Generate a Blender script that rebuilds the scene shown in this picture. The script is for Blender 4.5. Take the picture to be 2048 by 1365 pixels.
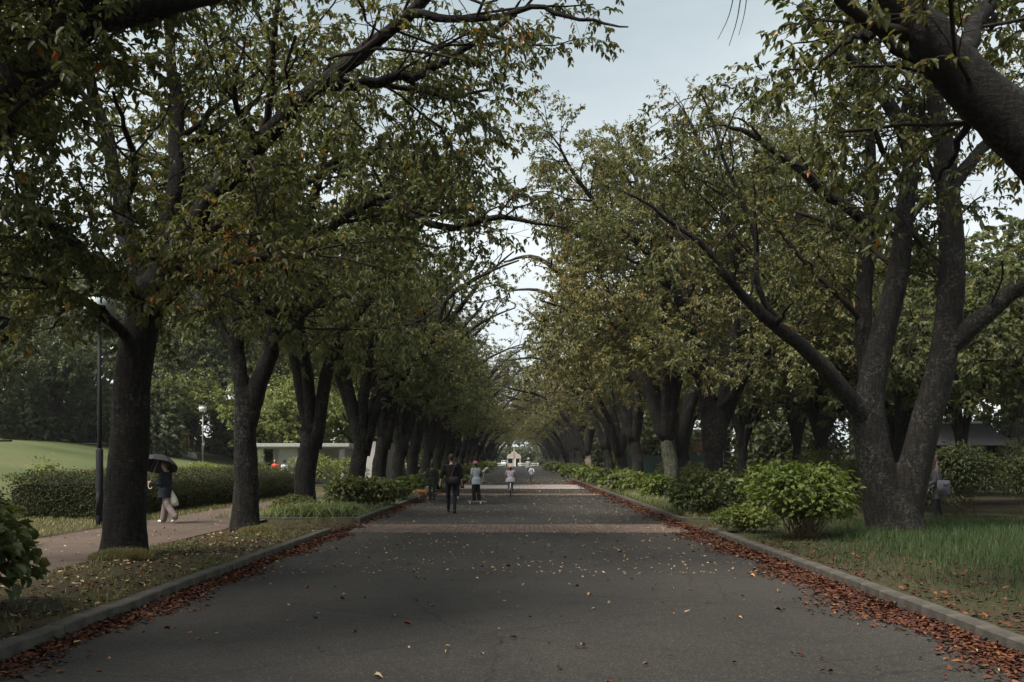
import bpy, math, random
import numpy as np
from mathutils import Vector, Matrix

for o in list(bpy.data.objects):
    bpy.data.objects.remove(o)
scn = bpy.context.scene
COL = scn.collection
R = math.radians
PI = math.pi

# ------------------------------------------------------------------ camera, sky, sun, exposure
F = 2000.0                      # focal length in pixels of the 2048 px wide photograph
EYE = 1.6
cam_d = bpy.data.cameras.new('camera')
cam = bpy.data.objects.new('camera', cam_d)
COL.objects.link(cam)
cam.location = (0, 0, EYE)
cam.rotation_euler = (R(90), 0, 0)
cam_d.sensor_width = 36
cam_d.lens = F * 36 / 2048
cam_d.shift_x = -16 / 2048
cam_d.shift_y = 237.5 / 2048
cam_d.clip_start = 0.05
cam_d.clip_end = 5000
scn.camera = cam

SUN_EL, SUN_ROT = R(58), R(232)
world = bpy.data.worlds.new('World')
scn.world = world
world.use_nodes = True
wn, wl = world.node_tree.nodes, world.node_tree.links
wn.clear()
w_out = wn.new('ShaderNodeOutputWorld')
w_bg = wn.new('ShaderNodeBackground')
w_bg.inputs['Strength'].default_value = 0.05
w_sky = wn.new('ShaderNodeTexSky')
w_sky.sky_type = 'NISHITA'
w_sky.sun_disc = False
w_sky.sun_elevation = SUN_EL
w_sky.sun_rotation = SUN_ROT
w_sky.air_density = 1.2
w_sky.dust_density = 2.5
w_tc = wn.new('ShaderNodeTexCoord')
w_map = wn.new('ShaderNodeMapping')
w_map.inputs['Scale'].default_value = (1.0, 1.0, 3.0)
w_noise = wn.new('ShaderNodeTexNoise')
w_noise.inputs['Scale'].default_value = 1.7
w_noise.inputs['Detail'].default_value = 6
w_noise.inputs['Roughness'].default_value = 0.5
w_ramp = wn.new('ShaderNodeValToRGB')
w_ramp.color_ramp.elements[0].position = 0.36
w_ramp.color_ramp.elements[0].color = (0.94, 0.94, 0.94, 1)
w_ramp.color_ramp.elements[1].position = 0.62
w_ramp.color_ramp.elements[1].color = (0.99, 0.99, 0.99, 1)
w_sep = wn.new('ShaderNodeSeparateXYZ')
w_grad = wn.new('ShaderNodeValToRGB')          # overcast layer, brighter towards the horizon
ge = w_grad.color_ramp.elements
ge[0].position = 0.0
ge[0].color = (3.95, 4.17, 4.2, 1)
ge[1].position = 1.0
ge[1].color = (1.88, 2.22, 2.43, 1)
e = ge.new(0.2); e.color = (3.45, 3.7, 3.8, 1)
e = ge.new(0.42); e.color = (2.16, 2.5, 2.64, 1)
w_mix = wn.new('ShaderNodeMix')
w_mix.data_type = 'RGBA'
wl.new(w_tc.outputs['Generated'], w_map.inputs['Vector'])
wl.new(w_map.outputs['Vector'], w_noise.inputs['Vector'])
wl.new(w_noise.outputs['Fac'], w_ramp.inputs['Fac'])
wl.new(w_tc.outputs['Generated'], w_sep.inputs[0])
wl.new(w_sep.outputs['Z'], w_grad.inputs['Fac'])
wl.new(w_ramp.outputs['Color'], w_mix.inputs[0])
wl.new(w_sky.outputs['Color'], w_mix.inputs[6])
w_n2 = wn.new('ShaderNodeTexNoise')
w_n2.inputs['Scale'].default_value = 2.6
w_n2.inputs['Detail'].default_value = 5
wl.new(w_map.outputs['Vector'], w_n2.inputs['Vector'])
w_r2 = wn.new('ShaderNodeValToRGB')
w_r2.color_ramp.elements[0].position = 0.3
w_r2.color_ramp.elements[0].color = (0.80, 0.83, 0.86, 1)
w_r2.color_ramp.elements[1].position = 0.7
w_r2.color_ramp.elements[1].color = (1.16, 1.15, 1.13, 1)
wl.new(w_n2.outputs['Fac'], w_r2.inputs['Fac'])
w_mul = wn.new('ShaderNodeMix')
w_mul.data_type = 'RGBA'
w_mul.blend_type = 'MULTIPLY'
w_mul.inputs[0].default_value = 1
wl.new(w_grad.outputs['Color'], w_mul.inputs[6])
wl.new(w_r2.outputs['Color'], w_mul.inputs[7])
wl.new(w_mul.outputs[2], w_mix.inputs[7])
wl.new(w_mix.outputs[2], w_bg.inputs['Color'])
wl.new(w_bg.outputs[0], w_out.inputs['Surface'])

sun_d = bpy.data.lights.new('sun', 'SUN')
sun_d.energy = 1.5
sun_d.angle = R(25)
sun_d.color = (1.0, 0.95, 0.87)
sun = bpy.data.objects.new('sun', sun_d)
COL.objects.link(sun)
_sd = Vector((math.sin(SUN_ROT) * math.cos(SUN_EL), math.cos(SUN_ROT) * math.cos(SUN_EL), math.sin(SUN_EL)))
sun.rotation_euler = (-_sd).to_track_quat('-Z', 'Y').to_euler()
sun.location = (-20, -20, 40)

scn.view_settings.view_transform = 'Standard'
scn.view_settings.look = 'None'
scn.view_settings.gamma = 1
scn.view_settings.use_curve_mapping = False
scn.view_settings.exposure = 2.4
scn.render.engine = 'CYCLES'
scn.cycles.max_bounces = 12
scn.cycles.diffuse_bounces = 8
scn.cycles.transparent_max_bounces = 8


def P(px, py, Y):
    """a point of the place, read off the photograph at a known distance"""
    return np.array([(px - 1040) * Y / F, Y, EYE + (920 - py) * Y / F])


# ------------------------------------------------------------------ object helpers
def link(name, me, m=None, parent=None, kind=None):
    o = bpy.data.objects.new(name, me)
    COL.objects.link(o)
    if m is not None and me is not None and not me.materials:
        me.materials.append(m)
    if parent is not None:
        o.parent = parent
    if kind:
        o['kind'] = kind
    return o


def tag(o, label=None, cat=None, group=None, kind=None):
    if label: o['label'] = label
    if cat: o['category'] = cat
    if group: o['group'] = group
    if kind: o['kind'] = kind
    return o


def empty(name, loc=(0, 0, 0), rz=0.0, **kw):
    o = bpy.data.objects.new(name, None)
    COL.objects.link(o)
    o.location = loc
    o.rotation_euler = (0, 0, rz)
    o.empty_display_size = 0.2
    return tag(o, **kw)


def dup(root, loc, rz=0.0, scale=1.0, skip=(), **kw):
    r = root.copy(); COL.objects.link(r)
    r.location = loc; r.rotation_euler = (0, 0, rz)
    r.scale = scale if isinstance(scale, tuple) else (scale,) * 3
    tag(r, **kw)
    for ch in root.children:
        if ch.name.split('.')[0] in skip: continue
        c = ch.copy(); COL.objects.link(c); c.parent = r
        for g in ch.children:
            d = g.copy(); COL.objects.link(d); d.parent = c
    return r


def nrm(a):
    return a / np.maximum(np.linalg.norm(a, axis=-1, keepdims=True), 1e-9)


class Geo:
    """collects numpy geometry and links it as one mesh"""
    def __init__(s):
        s.v, s.q, s.t, s.qt, s.tt, s.n = [], [], [], [], [], 0

    def add(s, v, q=None, t=None, tint=0.5):
        v = np.asarray(v, dtype=np.float64).reshape(-1, 3)
        if q is not None and len(q):
            q = np.asarray(q, dtype=np.int64).reshape(-1, 4)
            s.q.append(q + s.n)
            s.qt.append(np.broadcast_to(np.asarray(tint, dtype=np.float64), (len(q),)))
        if t is not None and len(t):
            t = np.asarray(t, dtype=np.int64).reshape(-1, 3)
            s.t.append(t + s.n)
            s.tt.append(np.broadcast_to(np.asarray(tint, dtype=np.float64), (len(t),)))
        s.v.append(v)
        s.n += len(v)
        return s

    def mesh(s, name, smooth=True):
        me = bpy.data.meshes.new(name)
        v = np.concatenate(s.v) if s.v else np.zeros((0, 3))
        q = np.concatenate(s.q) if s.q else np.zeros((0, 4), dtype=np.int64)
        t = np.concatenate(s.t) if s.t else np.zeros((0, 3), dtype=np.int64)
        me.vertices.add(len(v))
        me.vertices.foreach_set('co', v.astype(np.float32).ravel())
        nl = len(q) * 4 + len(t) * 3
        me.loops.add(nl)
        me.loops.foreach_set('vertex_index', np.concatenate([q.ravel(), t.ravel()]).astype(np.int32))
        me.polygons.add(len(q) + len(t))
        ls = np.concatenate([np.arange(len(q)) * 4, len(q) * 4 + np.arange(len(t)) * 3]).astype(np.int32)
        me.polygons.foreach_set('loop_start', ls)
        me.polygons.foreach_set('use_smooth', np.full(len(q) + len(t), smooth, dtype=bool))
        a = me.attributes.new('tint', 'FLOAT', 'FACE')
        tt = np.concatenate(s.qt + s.tt) if (s.qt or s.tt) else np.zeros(0)
        a.data.foreach_set('value', tt.astype(np.float32))
        me.update(calc_edges=True)
        return me

    # --- shapes
    def box(s, x0, x1, y0, y1, z0, z1, bev=0.0, tint=0.5):
        if bev <= 0:
            v = [(x, y, z) for z in (z0, z1) for y in (y0, y1) for x in (x0, x1)]
            return s.add(v, [(0, 2, 3, 1), (4, 5, 7, 6), (0, 1, 5, 4), (2, 6, 7, 3), (0, 4, 6, 2), (1, 3, 7, 5)], tint=tint)
        b = bev
        rings = [(z0, 0), (z1 - b, 0), (z1, b)]
        v = []
        for z, i in rings:
            v += [(x0 + i, y0 + i, z), (x1 - i, y0 + i, z), (x1 - i, y1 - i, z), (x0 + i, y1 - i, z)]
        q = [(3, 2, 1, 0), (8, 9, 10, 11)]
        for r in range(2):
            for k in range(4):
                a, c = r * 4 + k, r * 4 + (k + 1) % 4
                q.append((a, c, c + 4, a + 4))
        return s.add(v, q, tint=tint)

    def tubes(s, pts, rad, sides, tint=0.5, cap=True):
        """pts (n, m, 3), rad (n, m): n tubes at once"""
        pts = np.asarray(pts, float); rad = np.asarray(rad, float)
        if pts.ndim == 2:
            pts, rad = pts[None], rad[None]
        n, m = rad.shape
        if n == 0:
            return s
        tan = np.empty_like(pts)
        tan[:, 1:-1] = pts[:, 2:] - pts[:, :-2]
        tan[:, 0] = pts[:, 1] - pts[:, 0]
        tan[:, -1] = pts[:, -1] - pts[:, -2]
        tan = nrm(tan)
        mean = nrm(pts[:, -1] - pts[:, 0])
        ref = np.zeros((n, 3))
        ref[np.arange(n), np.argmin(np.abs(mean), axis=1)] = 1
        u = nrm(np.cross(tan, ref[:, None, :]))
        w = np.cross(tan, u)
        th = np.arange(sides) * 2 * PI / sides
        ring = (u[:, :, None, :] * np.cos(th)[None, None, :, None] + w[:, :, None, :] * np.sin(th)[None, None, :, None])
        v = pts[:, :, None, :] + ring * rad[:, :, None, None]
        idx = np.arange(n * m * sides).reshape(n, m, sides)
        a = idx[:, :-1, :]; b = np.roll(idx, -1, axis=2)[:, :-1, :]
        c = np.roll(idx, -1, axis=2)[:, 1:, :]; d = idx[:, 1:, :]
        q = np.stack([a, b, c, d], axis=-1).reshape(-1, 4)
        vv = v.reshape(-1, 3)
        t = None
        if cap:
            ctr0, ctr1 = pts[:, 0], pts[:, -1]
            base = len(vv)
            vv = np.concatenate([vv, ctr0, ctr1])
            i0 = (base + np.arange(n))[:, None]; i1 = (base + n + np.arange(n))[:, None]
            t0 = np.stack([np.broadcast_to(i0, (n, sides)), np.roll(idx, -1, axis=2)[:, 0], idx[:, 0]], -1)
            t1 = np.stack([np.broadcast_to(i1, (n, sides)), idx[:, -1], np.roll(idx, -1, axis=2)[:, -1]], -1)
            t = np.concatenate([t0.reshape(-1, 3), t1.reshape(-1, 3)])
        return s.add(vv, q, t, tint=tint)

    def leaves(s, pos, axis, up, length, wr, fold, tint, fine=False, curl=0.12):
        N = len(pos)
        if N == 0:
            return s
        axis = nrm(axis)
        side = nrm(np.cross(axis, up))
        n = np.cross(side, axis)
        L = np.asarray(length).reshape(-1, 1) * np.ones((N, 1))
        W = L * wr * 0.5
        def pt(a, sd, h):
            return pos + axis * (a * L) + side * (sd * W) + n * (h * L)
        if fine:
            V = np.stack([pt(0, 0, 0), pt(.3, .95, fold * .4), pt(.68, .72, fold * .3), pt(1, 0, -curl), pt(.68, -.72, fold * .3), pt(.3, -.95, fold * .4)], 1)
            k = (np.arange(N) * 6)[:, None]
            q = np.concatenate([k + [0, 1, 2, 3], k + [0, 3, 4, 5]])
            return s.add(V.reshape(-1, 3), q=q, tint=np.concatenate([tint, tint]))
        V = np.stack([pt(0, 0, 0), pt(.42, 1, fold * .4), pt(1, 0, -curl), pt(.42, -1, fold * .4)], 1)
        k = (np.arange(N) * 4)[:, None]
        t = np.concatenate([k + [0, 1, 2], k + [0, 2, 3]])
        return s.add(V.reshape(-1, 3), t=t, tint=np.concatenate([tint, tint]))

    def lathe(s, prof, sides=16, c=(0, 0, 0), sx=1, sy=1, tint=0.5):
        th = np.arange(sides) * 2 * PI / sides
        prof = np.asarray(prof, float)
        v = np.stack([prof[:, 0, None] * np.cos(th) * sx + c[0], prof[:, 0, None] * np.sin(th) * sy + c[1], np.broadcast_to(prof[:, 1, None] + c[2], (len(prof), sides))], -1)
        m = len(prof)
        idx = np.arange(m * sides).reshape(m, sides)
        q = np.stack([idx[:-1], np.roll(idx, -1, 1)[:-1], np.roll(idx, -1, 1)[1:], idx[1:]], -1).reshape(-1, 4)
        return s.add(v.reshape(-1, 3), q, tint=tint)

    def ball(s, c, rx, ry=None, rz=None, n=12, m=8, tint=0.5):
        ry = ry or rx; rz = rz or rx
        a = np.linspace(-PI / 2 + 0.02, PI / 2 - 0.02, m)
        return s.lathe(np.stack([np.cos(a), np.sin(a)], 1) * [1, rz], n, (0, 0, 0), rx, ry, tint=tint)._shift(c)

    def _shift(s, c):
        s.v[-1] = s.v[-1] + np.asarray(c, float)
        return s

    def capsule(s, p0, p1, r0, r1, sides=12, flat=1.0):
        p0, p1 = np.asarray(p0, float), np.asarray(p1, float)
        d = nrm(p1 - p0)
        pts = [p0 - d * r0 * .98, p0 - d * r0 * .7, p0, p0 * .5 + p1 * .5, p1, p1 + d * r1 * .7, p1 + d * r1 * .98]
        rad = [r0 * .15, r0 * .71, r0, (r0 + r1) / 2, r1, r1 * .71, r1 * .15]
        return s.tubes(np.array(pts), np.array(rad), sides)

    def loft(s, secs, sides=18):
        """secs: (cx, cy, cz, rx, ry) horizontal elliptical sections"""
        secs = np.asarray(secs, float)
        th = np.arange(sides) * 2 * PI / sides
        v = np.stack([secs[:, 0, None] + secs[:, 3, None] * np.cos(th), secs[:, 1, None] + secs[:, 4, None] * np.sin(th), np.broadcast_to(secs[:, 2, None], (len(secs), sides))], -1)
        m = len(secs)
        idx = np.arange(m * sides).reshape(m, sides)
        q = np.stack([idx[:-1], np.roll(idx, -1, 1)[:-1], np.roll(idx, -1, 1)[1:], idx[1:]], -1).reshape(-1, 4)
        vv = np.concatenate([v.reshape(-1, 3), secs[:1, :3], secs[-1:, :3]])
        b = m * sides
        t = [(b, idx[0, (k + 1) % sides], idx[0, k]) for k in range(sides)] + [(b + 1, idx[-1, k], idx[-1, (k + 1) % sides]) for k in range(sides)]
        return s.add(vv, q, t)


def catmull(pts, n):
    pts = np.asarray(pts, float)
    p = np.concatenate([2 * pts[:1] - pts[1:2], pts, 2 * pts[-1:] - pts[-2:-1]])
    m = len(pts) - 1
    t = np.linspace(0, m - 1e-6, n)
    i = t.astype(int); f = (t - i)[:, None]
    a, b, c, d = p[i], p[i + 1], p[i + 2], p[i + 3]
    return 0.5 * (2 * b + (c - a) * f + (2 * a - 5 * b + 4 * c - d) * f ** 2 + (3 * b - a - 3 * c + d) * f ** 3)


# ------------------------------------------------------------------ materials
def new_mat(name):
    m = bpy.data.materials.new(name)
    m.use_nodes = True
    n, l = m.node_tree.nodes, m.node_tree.links
    n.clear()
    out = n.new('ShaderNodeOutputMaterial')
    return m, n, l, out


def ramp(n, stops, interp='LINEAR'):
    r = n.new('ShaderNodeValToRGB')
    r.color_ramp.interpolation = interp
    els = r.color_ramp.elements
    while len(els) < len(stops):
        els.new(0.5)
    for el, (p, c) in zip(els, stops):
        el.position = p
        el.color = (*c, 1) if len(c) == 3 else c
    return r


def leaf_mat(name, stops, trans=0.35, rough=0.5, spec=0.35):
    m, n, l, out = new_mat(name)
    at = n.new('ShaderNodeAttribute'); at.attribute_name = 'tint'
    oi = n.new('ShaderNodeObjectInfo')
    tc = n.new('ShaderNodeTexCoord')
    ns = n.new('ShaderNodeTexNoise'); ns.inputs['Scale'].default_value = 0.55; ns.inputs['Detail'].default_value = 2
    l.new(tc.outputs['Object'], ns.inputs['Vector'])
    a1 = n.new('ShaderNodeMath'); a1.operation = 'MULTIPLY_ADD'; a1.inputs[1].default_value = 0.55; a1.inputs[2].default_value = -0.275
    l.new(ns.outputs['Fac'], a1.inputs[0])
    a3 = n.new('ShaderNodeMath'); a3.operation = 'MULTIPLY_ADD'; a3.inputs[1].default_value = 0.16; a3.inputs[2].default_value = -0.08
    l.new(oi.outputs['Random'], a3.inputs[0])
    a4 = n.new('ShaderNodeMath'); a4.operation = 'ADD'
    l.new(a1.outputs[0], a4.inputs[0]); l.new(a3.outputs[0], a4.inputs[1])
    # leaves with tint above 0.95 keep their own autumn colour
    gt = n.new('ShaderNodeMath'); gt.operation = 'LESS_THAN'; gt.inputs[1].default_value = 0.9
    l.new(at.outputs['Fac'], gt.inputs[0])
    a5 = n.new('ShaderNodeMath'); a5.operation = 'MULTIPLY'
    l.new(a4.outputs[0], a5.inputs[0]); l.new(gt.outputs[0], a5.inputs[1])
    a2 = n.new('ShaderNodeMath'); a2.operation = 'ADD'; a2.use_clamp = True
    l.new(at.outputs['Fac'], a2.inputs[0]); l.new(a5.outputs[0], a2.inputs[1])
    cr = ramp(n, stops)
    l.new(a2.outputs[0], cr.inputs['Fac'])
    pb = n.new('ShaderNodeBsdfPrincipled')
    pb.inputs['Roughness'].default_value = rough
    pb.inputs['Specular IOR Level'].default_value = spec
    l.new(cr.outputs['Color'], pb.inputs['Base Color'])
    tr = n.new('ShaderNodeBsdfTranslucent')
    hs = n.new('ShaderNodeHueSaturation'); hs.inputs['Saturation'].default_value = 1.15; hs.inputs['Value'].default_value = 1.35
    l.new(cr.outputs['Color'], hs.inputs['Color'])
    l.new(hs.outputs['Color'], tr.inputs['Color'])
    mx = n.new('ShaderNodeMixShader'); mx.inputs[0].default_value = trans
    l.new(pb.outputs[0], mx.inputs[1]); l.new(tr.outputs[0], mx.inputs[2])
    l.new(mx.outputs[0], out.inputs['Surface'])
    return m


def plain(name, col, rough=0.6, spec=0.4, metal=0.0, var=0.15, scale=6.0, bump=0.0, bscale=60.0):
    """a paint, cloth, metal ... with a little procedural variation"""
    m, n, l, out = new_mat(name)
    tc = n.new('ShaderNodeTexCoord')
    ns = n.new('ShaderNodeTexNoise'); ns.inputs['Scale'].default_value = scale; ns.inputs['Detail'].default_value = 5
    l.new(tc.outputs['Object'], ns.inputs['Vector'])
    c = np.array(col)
    cr = ramp(n, [(0.3, tuple(c * (1 - var))), (0.7, tuple(np.minimum(c * (1 + var), 1)))])
    l.new(ns.outputs['Fac'], cr.inputs['Fac'])
    pb = n.new('ShaderNodeBsdfPrincipled')
    pb.inputs['Roughness'].default_value = rough
    pb.inputs['Specular IOR Level'].default_value = spec
    pb.inputs['Metallic'].default_value = metal
    l.new(cr.outputs['Color'], pb.inputs['Base Color'])
    if bump:
        nb = n.new('ShaderNodeTexNoise'); nb.inputs['Scale'].default_value = bscale; nb.inputs['Detail'].default_value = 4
        l.new(tc.outputs['Object'], nb.inputs['Vector'])
        bp = n.new('ShaderNodeBump'); bp.inputs['Strength'].default_value = bump; bp.inputs['Distance'].default_value = 0.02
        l.new(nb.outputs['Fac'], bp.inputs['Height'])
        l.new(bp.outputs[0], pb.inputs['Normal'])
    l.new(pb.outputs[0], out.inputs['Surface'])
    return m


def bark_mat(name, dark, mid, lichen, amount):
    m, n, l, out = new_mat(name)
    tc = n.new('ShaderNodeTexCoord')
    mp = n.new('ShaderNodeMapping'); mp.inputs['Scale'].default_value = (3.5, 3.5, 14)   # cherry lenticels run round the trunk
    l.new(tc.outputs['Object'], mp.inputs['Vector'])
    n1 = n.new('ShaderNodeTexNoise'); n1.inputs['Scale'].default_value = 2.2; n1.inputs['Detail'].default_value = 8; n1.inputs['Roughness'].default_value = 0.7
    l.new(mp.outputs[0], n1.inputs['Vector'])
    mp2 = n.new('ShaderNodeMapping'); mp2.inputs['Scale'].default_value = (9, 9, 2.2)     # vertical cracks
    l.new(tc.outputs['Object'], mp2.inputs['Vector'])
    n2 = n.new('ShaderNodeTexNoise'); n2.inputs['Scale'].default_value = 2.0; n2.inputs['Detail'].default_value = 7; n2.inputs['Roughness'].default_value = 0.65
    l.new(mp2.outputs[0], n2.inputs['Vector'])
    add = n.new('ShaderNodeMath'); add.operation = 'MULTIPLY_ADD'; add.inputs[1].default_value = 0.55
    l.new(n1.outputs['Fac'], add.inputs[0]); l.new(n2.outputs['Fac'], add.inputs[2])
    cr = ramp(n, [(0.66, dark), (0.82, mid), (0.98, tuple(np.array(mid) * 2.2))])
    l.new(add.outputs[0], cr.inputs['Fac'])
    # lichen and pale flecks in big patches
    n3 = n.new('ShaderNodeTexNoise'); n3.inputs['Scale'].default_value = 2.3; n3.inputs['Detail'].default_value = 3
    l.new(tc.outputs['Object'], n3.inputs['Vector'])
    n4 = n.new('ShaderNodeTexNoise'); n4.inputs['Scale'].default_value = 17; n4.inputs['Detail'].default_value = 8; n4.inputs['Roughness'].default_value = 0.75
    l.new(tc.outputs['Object'], n4.inputs['Vector'])
    pr = ramp(n, [(0.56 - amount * 0.24, (0.15, 0.15, 0.15)), (0.66 - amount * 0.24, (1, 1, 1))])
    l.new(n3.outputs['Fac'], pr.inputs['Fac'])
    fr_ = ramp(n, [(0.50, (0, 0, 0)), (0.60, (1, 1, 1))])
    l.new(n4.outputs['Fac'], fr_.inputs['Fac'])
    lr = n.new('ShaderNodeMix'); lr.data_type = 'RGBA'; lr.blend_type = 'MULTIPLY'; lr.inputs[0].default_value = 1
    l.new(pr.outputs['Color'], lr.inputs[6]); l.new(fr_.outputs['Color'], lr.inputs[7])
    lm = n.new('ShaderNodeMath'); lm.operation = 'MULTIPLY'; lm.inputs[1].default_value = 0.75
    l.new(lr.outputs[2], lm.inputs[0])
    mx = n.new('ShaderNodeMix'); mx.data_type = 'RGBA'
    l.new(lm.outputs[0], mx.inputs[0]); l.new(cr.outputs['Color'], mx.inputs[6])
    mx.inputs[7].default_value = (*lichen, 1)
    pb = n.new('ShaderNodeBsdfPrincipled'); pb.inputs['Roughness'].default_value = 0.85; pb.inputs['Specular IOR Level'].default_value = 0.25
    l.new(mx.outputs[2], pb.inputs['Base Color'])
    bp = n.new('ShaderNodeBump'); bp.inputs['Strength'].default_value = 1.0; bp.inputs['Distance'].default_value = 0.07
    l.new(add.outputs[0], bp.inputs['Height'])
    l.new(bp.outputs[0], pb.inputs['Normal'])
    l.new(pb.outputs[0], out.inputs['Surface'])
    return m


def ground_mat(name, cols, big=0.35, fine=9.0, speck=None, bump=0.6, bd=0.03):
    """cols: soil / grass colours blended by two scales of noise"""
    m, n, l, out = new_mat(name)
    tc = n.new('ShaderNodeTexCoord')
    n1 = n.new('ShaderNodeTexNoise'); n1.inputs['Scale'].default_value = big; n1.inputs['Detail'].default_value = 5
    n2 = n.new('ShaderNodeTexNoise'); n2.inputs['Scale'].default_value = fine; n2.inputs['Detail'].default_value = 8; n2.inputs['Roughness'].default_value = 0.75
    for k in (n1, n2): l.new(tc.outputs['Object'], k.inputs['Vector'])
    ad = n.new('ShaderNodeMath'); ad.operation = 'MULTIPLY_ADD'; ad.inputs[1].default_value = 0.6
    l.new(n2.outputs['Fac'], ad.inputs[0])
    sb = n.new('ShaderNodeMath'); sb.operation = 'MULTIPLY_ADD'; sb.inputs[1].default_value = 0.9; sb.inputs[2].default_value = -0.25
    l.new(n1.outputs['Fac'], sb.inputs[0]); l.new(sb.outputs[0], ad.inputs[2])
    k = len(cols)
    cr = ramp(n, [(0.28 + 0.44 * i / (k - 1), c) for i, c in enumerate(cols)])
    l.new(ad.outputs[0], cr.inputs['Fac'])
    pb = n.new('ShaderNodeBsdfPrincipled'); pb.inputs['Roughness'].default_value = 0.95; pb.inputs['Specular IOR Level'].default_value = 0.1
    col_out = cr.outputs['Color']
    if speck:
        vo = n.new('ShaderNodeTexVoronoi'); vo.inputs['Scale'].default_value = speck[0]
        l.new(tc.outputs['Object'], vo.inputs['Vector'])
        sr = ramp(n, [(speck[1], (1, 1, 1)), (speck[1] + 0.06, (0, 0, 0))])
        l.new(vo.outputs['Distance'], sr.inputs['Fac'])
        mx = n.new('ShaderNodeMix'); mx.data_type = 'RGBA'
        l.new(sr.outputs['Color'], mx.inputs[0]); l.new(col_out, mx.inputs[6]); mx.inputs[7].default_value = (*speck[2], 1)
        col_out = mx.outputs[2]
    l.new(col_out, pb.inputs['Base Color'])
    bp = n.new('ShaderNodeBump'); bp.inputs['Strength'].default_value = bump; bp.inputs['Distance'].default_value = bd
    l.new(n2.outputs['Fac'], bp.inputs['Height']); l.new(bp.outputs[0], pb.inputs['Normal'])
    l.new(pb.outputs[0], out.inputs['Surface'])
    return m


def asphalt_mat(name, base, warm):
    m, n, l, out = new_mat(name)
    tc = n.new('ShaderNodeTexCoord')
    nb = n.new('ShaderNodeTexNoise'); nb.inputs['Scale'].default_value = 0.5; nb.inputs['Detail'].default_value = 6; nb.inputs['Roughness'].default_value = 0.6
    nf = n.new('ShaderNodeTexNoise'); nf.inputs['Scale'].default_value = 60; nf.inputs['Detail'].default_value = 4; nf.inputs['Roughness'].default_value = 0.8
    vo = n.new('ShaderNodeTexVoronoi'); vo.inputs['Scale'].default_value = 140
    mp = n.new('ShaderNodeMapping'); mp.inputs['Scale'].default_value = (1, 0.35, 1)
    l.new(tc.outputs['Object'], mp.inputs['Vector']); l.new(mp.outputs[0], nb.inputs['Vector'])
    for k in (nf, vo): l.new(tc.outputs['Object'], k.inputs['Vector'])
    b = np.array(base)
    c1 = ramp(n, [(0.3, tuple(b * 0.72)), (0.55, tuple(b)), (0.75, tuple(np.array(warm)))])
    l.new(nb.outputs['Fac'], c1.inputs['Fac'])
    c2 = ramp(n, [(0.0, (0.55, 0.55, 0.55)), (0.5, (0.88, 0.88, 0.88)), (0.88, (1.05, 1.05, 1.05)), (0.97, (2.4, 2.3, 2.1))])
    va = n.new('ShaderNodeTexVoronoi'); va.inputs['Scale'].default_value = 85
    l.new(tc.outputs['Object'], va.inputs['Vector'])
    vs_ = n.new('ShaderNodeSeparateColor'); l.new(va.outputs['Color'], vs_.inputs[0])
    l.new(vs_.outputs[0], c2.inputs['Fac'])
    mx = n.new('ShaderNodeMix'); mx.data_type = 'RGBA'; mx.blend_type = 'MULTIPLY'; mx.inputs[0].default_value = 1
    l.new(c1.outputs['Color'], mx.inputs[6]); l.new(c2.outputs['Color'], mx.inputs[7])
    ns = n.new('ShaderNodeTexNoise'); ns.inputs['Scale'].default_value = 2.2; ns.inputs['Detail'].default_value = 9; ns.inputs['Roughness'].default_value = 0.7
    l.new(tc.outputs['Object'], ns.inputs['Vector'])
    c3 = ramp(n, [(0.32, (0.72, 0.70, 0.68)), (0.46, (1, 1, 1)), (0.6, (1, 1, 1)), (0.74, (1.25, 1.22, 1.18))])
    l.new(ns.outputs['Fac'], c3.inputs['Fac'])
    mx3 = n.new('ShaderNodeMix'); mx3.data_type = 'RGBA'; mx3.blend_type = 'MULTIPLY'; mx3.inputs[0].default_value = 1
    l.new(mx.outputs[2], mx3.inputs[6]); l.new(c3.outputs['Color'], mx3.inputs[7]); mx = mx3
    vc = n.new('ShaderNodeTexVoronoi'); vc.feature = 'DISTANCE_TO_EDGE'; vc.inputs['Scale'].default_value = 0.42
    nw = n.new('ShaderNodeMix'); nw.data_type = 'RGBA'; nw.inputs[0].default_value = 0.22
    l.new(tc.outputs['Object'], nw.inputs[6]); l.new(ns.outputs['Color'], nw.inputs[7]); l.new(nw.outputs[2], vc.inputs['Vector'])
    c4 = ramp(n, [(0.0, (0.55, 0.55, 0.55)), (0.0035, (0.8, 0.8, 0.8)), (0.006, (1, 1, 1))])
    l.new(vc.outputs['Distance'], c4.inputs['Fac'])
    mx4 = n.new('ShaderNodeMix'); mx4.data_type = 'RGBA'; mx4.blend_type = 'MULTIPLY'; mx4.inputs[0].default_value = 1
    l.new(mx.outputs[2], mx4.inputs[6]); l.new(c4.outputs['Color'], mx4.inputs[7]); mx = mx4
    pb = n.new('ShaderNodeBsdfPrincipled'); pb.inputs['Roughness'].default_value = 0.85; pb.inputs['Specular IOR Level'].default_value = 0.3
    l.new(mx.outputs[2], pb.inputs['Base Color'])
    bp = n.new('ShaderNodeBump'); bp.inputs['Strength'].default_value = 0.5; bp.inputs['Distance'].default_value = 0.006
    l.new(vo.outputs['Distance'], bp.inputs['Height']); l.new(bp.outputs[0], pb.inputs['Normal'])
    l.new(pb.outputs[0], out.inputs['Surface'])
    return m


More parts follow.
